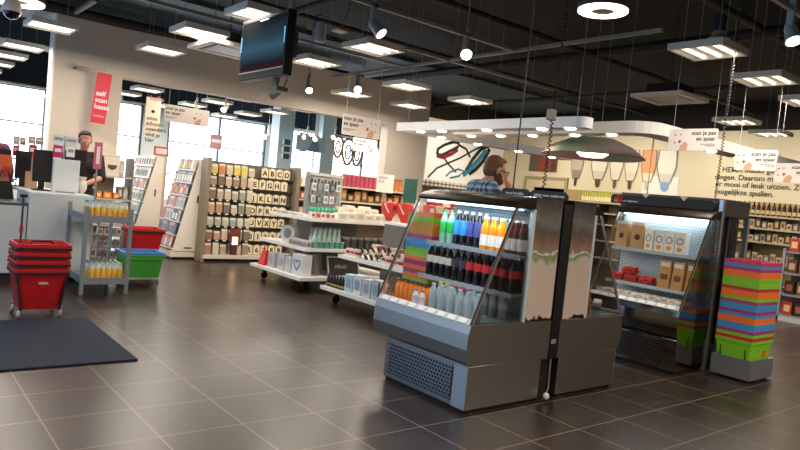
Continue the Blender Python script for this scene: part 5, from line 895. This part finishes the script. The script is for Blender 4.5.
# ---------------------------------------------------------------- people
def remesh(o, v):
    m = o.modifiers.new('join', 'REMESH'); m.mode = 'VOXEL'; m.voxel_size = v; m.use_smooth_shade = True
    s = o.modifiers.new('soften', 'SMOOTH'); s.factor = .5; s.iterations = 4
def person(lb, loc, rz, arms, skin, shirt, trousers, hairc, beard=None, glasses=False, headtilt=0, headyaw=0, collar=None, sleeve_to=.55, hz=1.655, hy=.02):
    "standing figure facing +Y in its own frame; arms = ((elbow, wrist, fingertip direction) right, left)"
    t = thing('person', lb, 'person', loc, rz); SK = mat(skin, .55)
    P_ = B(); H = Vector((0, hy, hz)); sh = ((.185, 0, 1.44), (-.185, 0, 1.44))
    RM = Matrix.Translation(H - Vector((0, 0, .06))) @ Matrix.Rotation(headyaw, 4, 'Z') @ Matrix.Rotation(headtilt, 4, 'X') @ Matrix.Translation((0, 0, .06))
    hp = lambda x, y, z: RM @ Vector((x, y, z))
    # head: skull, jaw, nose, brow, ears, neck
    for c, r, s in (((0, -.012, .03), .088, (.88, 1.08, 1.0)), ((0, .025, -.035), .066, (.92, 1, 1.15)), ((0, .052, -.085), .036, (1.1, .9, .8)), ((0, .07, .012), .034, (1.5, .7, .5))):
        m = RM @ Matrix.Translation(c) @ Matrix.Diagonal((*s, 1)); bmesh.ops.create_uvsphere(P_.b, u_segments=18, v_segments=12, radius=r, matrix=m)
    P_.cap(hp(0, .085, .01), hp(0, .108, -.032), .01, .016, 8); P_.cap(hp(-.02, .083, -.066), hp(.02, .083, -.066), .01, .01, 8)
    for s in (-1, 1): P_.cap(hp(s*.08, -.005, .01), hp(s*.078, -.008, -.03), .016, .011, 8)
    P_.cap(H - Vector((0, .03, .08)), (0, -.01, 1.43), .052, .065)
    # trunk and legs
    P_.cap((0, 0, 1.36), (0, 0, 1.1), .13, .125); P_.cap((-.13, 0, 1.42), (.13, 0, 1.42), .075, .075); P_.cap((-.06, .03, 1.32), (.06, .03, 1.32), .11, .11); P_.cap((-.07, 0, .96), (.07, 0, .96), .12, .12); P_.cap((0, 0, 1.1), (0, 0, .98), .12, .13)
    for s in (-1, 1):
        P_.cap((s*.09, 0, .93), (s*.105, .01, .5), .088, .056); P_.cap((s*.105, .01, .5), (s*.11, -.015, .09), .056, .04); P_.cap((s*.11, -.02, .05), (s*.125, .15, .035), .042, .032)
    for S, (el, wr, fd) in zip(sh, arms):
        P_.cap(S, el, .055, .042); P_.cap(el, wr, .042, .029)
        wr, fd = Vector(wr), Vector(fd).normalized(); sd = fd.cross(Vector((0, 0, 1)) if abs(fd.z) < .8 else Vector((1, 0, 0))).normalized(); up = sd.cross(fd)
        pm = wr + fd*.075; P_.cap(wr, pm, .028, .03)
        for k, L in zip((-1.5, -.5, .5, 1.5), (.06, .074, .07, .055)):
            a = pm + sd*k*.018; m_ = a + fd*L*.55 - up*.012; P_.cap(a, m_, .0105, .0098, 8); P_.cap(m_, m_ + fd*L*.35 - up*.034, .0098, .0088, 8)
        th = wr + fd*.03 + sd*.028; P_.cap(th, th + sd*.025 + fd*.03, .013, .011, 8); P_.cap(th + sd*.025 + fd*.03, th + sd*.02 + fd*.062 - up*.01, .011, .0095, 8)
    body = obj('body', P_, SK, t); remesh(body, .0065)
    # clothing over the body
    sb = B(); sb.cap((0, 0, 1.36), (0, 0, 1.1), .145, .142); sb.cap((-.13, 0, 1.425), (.13, 0, 1.425), .088, .088); sb.cap((-.06, .03, 1.32), (.06, .03, 1.32), .125, .125); sb.cap((0, 0, 1.1), (0, 0, .93), .142, .148); sb.cap((-.07, 0, .94), (.07, 0, .94), .132, .132)
    for S, (el, wr, fd) in zip(sh, arms):
        sb.cap(S, el, .07, .056)
        if sleeve_to > .6: sb.cap(el, lerp(el, wr, sleeve_to-.15), .056, .042)
    so = obj('shirt', sb, shirt, t); remesh(so, .012)
    tb_ = B()
    for s in (-1, 1): tb_.cap((s*.08, 0, .95), (s*.1, .01, .5), .105, .074); tb_.cap((s*.1, .01, .5), (s*.11, -.01, .1), .074, .062)
    tb_.cap((-.06, 0, .95), (.06, 0, .95), .125, .125); to = obj('trousers', tb_, mat(trousers, .8), t); remesh(to, .014)
    for s in (-1, 1):
        f = B(); f.cap((s*.11, -.03, .055), (s*.13, .17, .045), .055, .045); f.cap((s*.11, -.03, .05), (s*.11, -.02, .1), .055, .056); fo = obj('shoe', f, mat('#1b1715', .5), t); remesh(fo, .012)
    # hair: cap over skull leaving the face free
    hb2 = B()
    for c, r, s in (((0, -.028, .042), .091, (.93, 1.06, 1.0)), ((0, -.05, .0), .082, (.97, .85, 1.0)), ((0, .02, .1), .04, (1.5, 1.25, .5)), ((-.03, .0, .108), .03, (1.3, 1.2, .6))):
        bmesh.ops.create_uvsphere(hb2.b, u_segments=18, v_segments=12, radius=r, matrix=RM @ Matrix.Translation(c) @ Matrix.Diagonal((*s, 1)))
    ho = obj('hair', hb2, mat(hairc, .7), t); remesh(ho, .009)
    if beard:
        bd = B()
        for c, r, s in (((0, .052, -.078), .05, (1.15, .95, .85)), ((.045, .02, -.05), .035, (.7, 1.2, 1.3)), ((-.045, .02, -.05), .035, (.7, 1.2, 1.3))): bmesh.ops.create_uvsphere(bd.b, u_segments=14, v_segments=10, radius=r, matrix=RM @ Matrix.Translation(c) @ Matrix.Diagonal((*s, 1)))
        bo = obj('beard', bd, mat(beard, .8), t); remesh(bo, .009)
    for s in (-1, 1):
        e = obj('eye', B().ball(tuple(hp(s*.033, .079, .005)), .0125, seg=12), mat('#e9e4dc', .2), t); obj('iris', B().ball(tuple(hp(s*.033, .0875, .005)), .0062, seg=8), mat('#2a1d16', .2), e)
    if glasses:
        g = B()
        for s in (-1, 1):
            g.tube([hp(s*.036+.025*math.cos(a), .1, .004+.02*math.sin(a)) for a in [k*math.pi/6 for k in range(12)]], .003, 5, True); g.tube([hp(s*.062, .098, .01), hp(s*.084, .02, .012)], .003, 5)
        g.tube([hp(-.011, .1, .01), hp(.011, .1, .01)], .003, 5); obj('glasses', g, BLACK, t)
    if collar: obj('collar', B().tube([(.066*math.cos(a), -.008+.06*math.sin(a), 1.475+.015*math.sin(-a)) for a in [k*math.pi/8 for k in range(16)]], .014, 6, True), mat(collar, .7), t)
    return t
def plaid():
    m = bpy.data.materials.new('plaid_cloth'); m.use_nodes = True; nt = m.node_tree; p = nt.nodes['Principled BSDF']; g = nt.nodes.new('ShaderNodeTexCoord'); ch = []
    for ax in ('X', 'Z'):
        w_ = nt.nodes.new('ShaderNodeTexWave'); w_.bands_direction = ax; w_.inputs['Scale'].default_value = 6; w_.inputs['Distortion'].default_value = .3; nt.links.new(g.outputs['Object'], w_.inputs['Vector']); ch.append(w_.outputs['Fac'])
    a = nt.nodes.new('ShaderNodeMath'); a.operation = 'ADD'; nt.links.new(ch[0], a.inputs[0]); nt.links.new(ch[1], a.inputs[1]); b = nt.nodes.new('ShaderNodeMath'); b.operation = 'MULTIPLY'; b.inputs[1].default_value = .5; nt.links.new(a.outputs[0], b.inputs[0])
    r = nt.nodes.new('ShaderNodeValToRGB'); e = r.color_ramp.elements; e[0].color = (*lin('#2c3a52'), 1); e[1].color = (*lin('#9db4c8'), 1); e[0].position = .2; e[1].position = .85; x = e.new(.5); x.color = (*lin('#5b7590'), 1)
    nt.links.new(b.outputs[0], r.inputs[0]); nt.links.new(r.outputs[0], p.inputs['Base Color']); p.inputs['Roughness'].default_value = .85; return m
A0 = math.radians(-22-90)
person('bearded man in blue plaid shirt standing behind the chillers, hand at his mouth', (4.31, 4.165, 0), A0, (((.24, .2, 1.18), (.07, .235, 1.4), (-.25, -.05, .95)), ((-.24, .1, 1.19), (-.12, .3, 1.1), (.3, 1, 0))), '#c98e70', plaid(), '#2b3040', '#6e4630', '#5a3320', True, math.radians(-14), math.radians(-4), '#7f97ae', .6, 1.6, .1).scale = (1.035, 1.035, 1.035)
person('dark-haired clerk in a black shirt with red collar behind the till counter', (2.22, 9.5, 0), math.radians(165), (((.23, .1, 1.18), (.12, .33, 1.08), (.1, 1, -.2)), ((-.24, .1, 1.18), (-.02, .36, 1.07), (.8, 1, -.2))), '#c08468', mat('#15161c', .8), '#1c1d24', '#241914', None, False, math.radians(-12), math.radians(12), '#b02a30')
person('customer in a purple jacket at the far left till, mostly outside the photo', (1.17, 9.85, 0), math.radians(-20), (((.24, .1, 1.16), (.2, .33, 1.05), (0, 1, 0)), ((-.24, .1, 1.18), (-.14, .32, 1.1), (0, 1, 0))), '#b9846c', mat('#6a3350', .8), '#1c1a22', '#2c1e18', None, False, 0, 0, None, 1.0)
t = thing('shoulder_bag', 'black bag on the till at the left edge', 'bag', (1.22, 8.72, .86)); obj('bag', B().frustum((-.1, -.06), (.1, .06), (-.07, -.04), (.07, .04), 0, .2), mat('#121218', .6), t); obj('strap', B().tube([(-.06, 0, .2), (-.03, 0, .32), (.03, 0, .32), (.06, 0, .2)], .01), BLACK, t)
# ---------------------------------------------------------------- every thing's empty stands at the middle of its base
bpy.context.view_layer.update()
tops = [o for o in SC.collection.objects if o.type == 'EMPTY' and not o.parent and tuple(o.location) == (0, 0, 0)]
for r in tops:
    cs = kids(r)
    if not cs: continue
    P3 = [c.matrix_local @ Vector(q) for c in cs for q in c.bound_box]
    b = Vector(((min(p.x for p in P3)+max(p.x for p in P3))/2, (min(p.y for p in P3)+max(p.y for p in P3))/2, min(p.z for p in P3)))
    r.location = b
    for c in cs: c.location = c.location - b
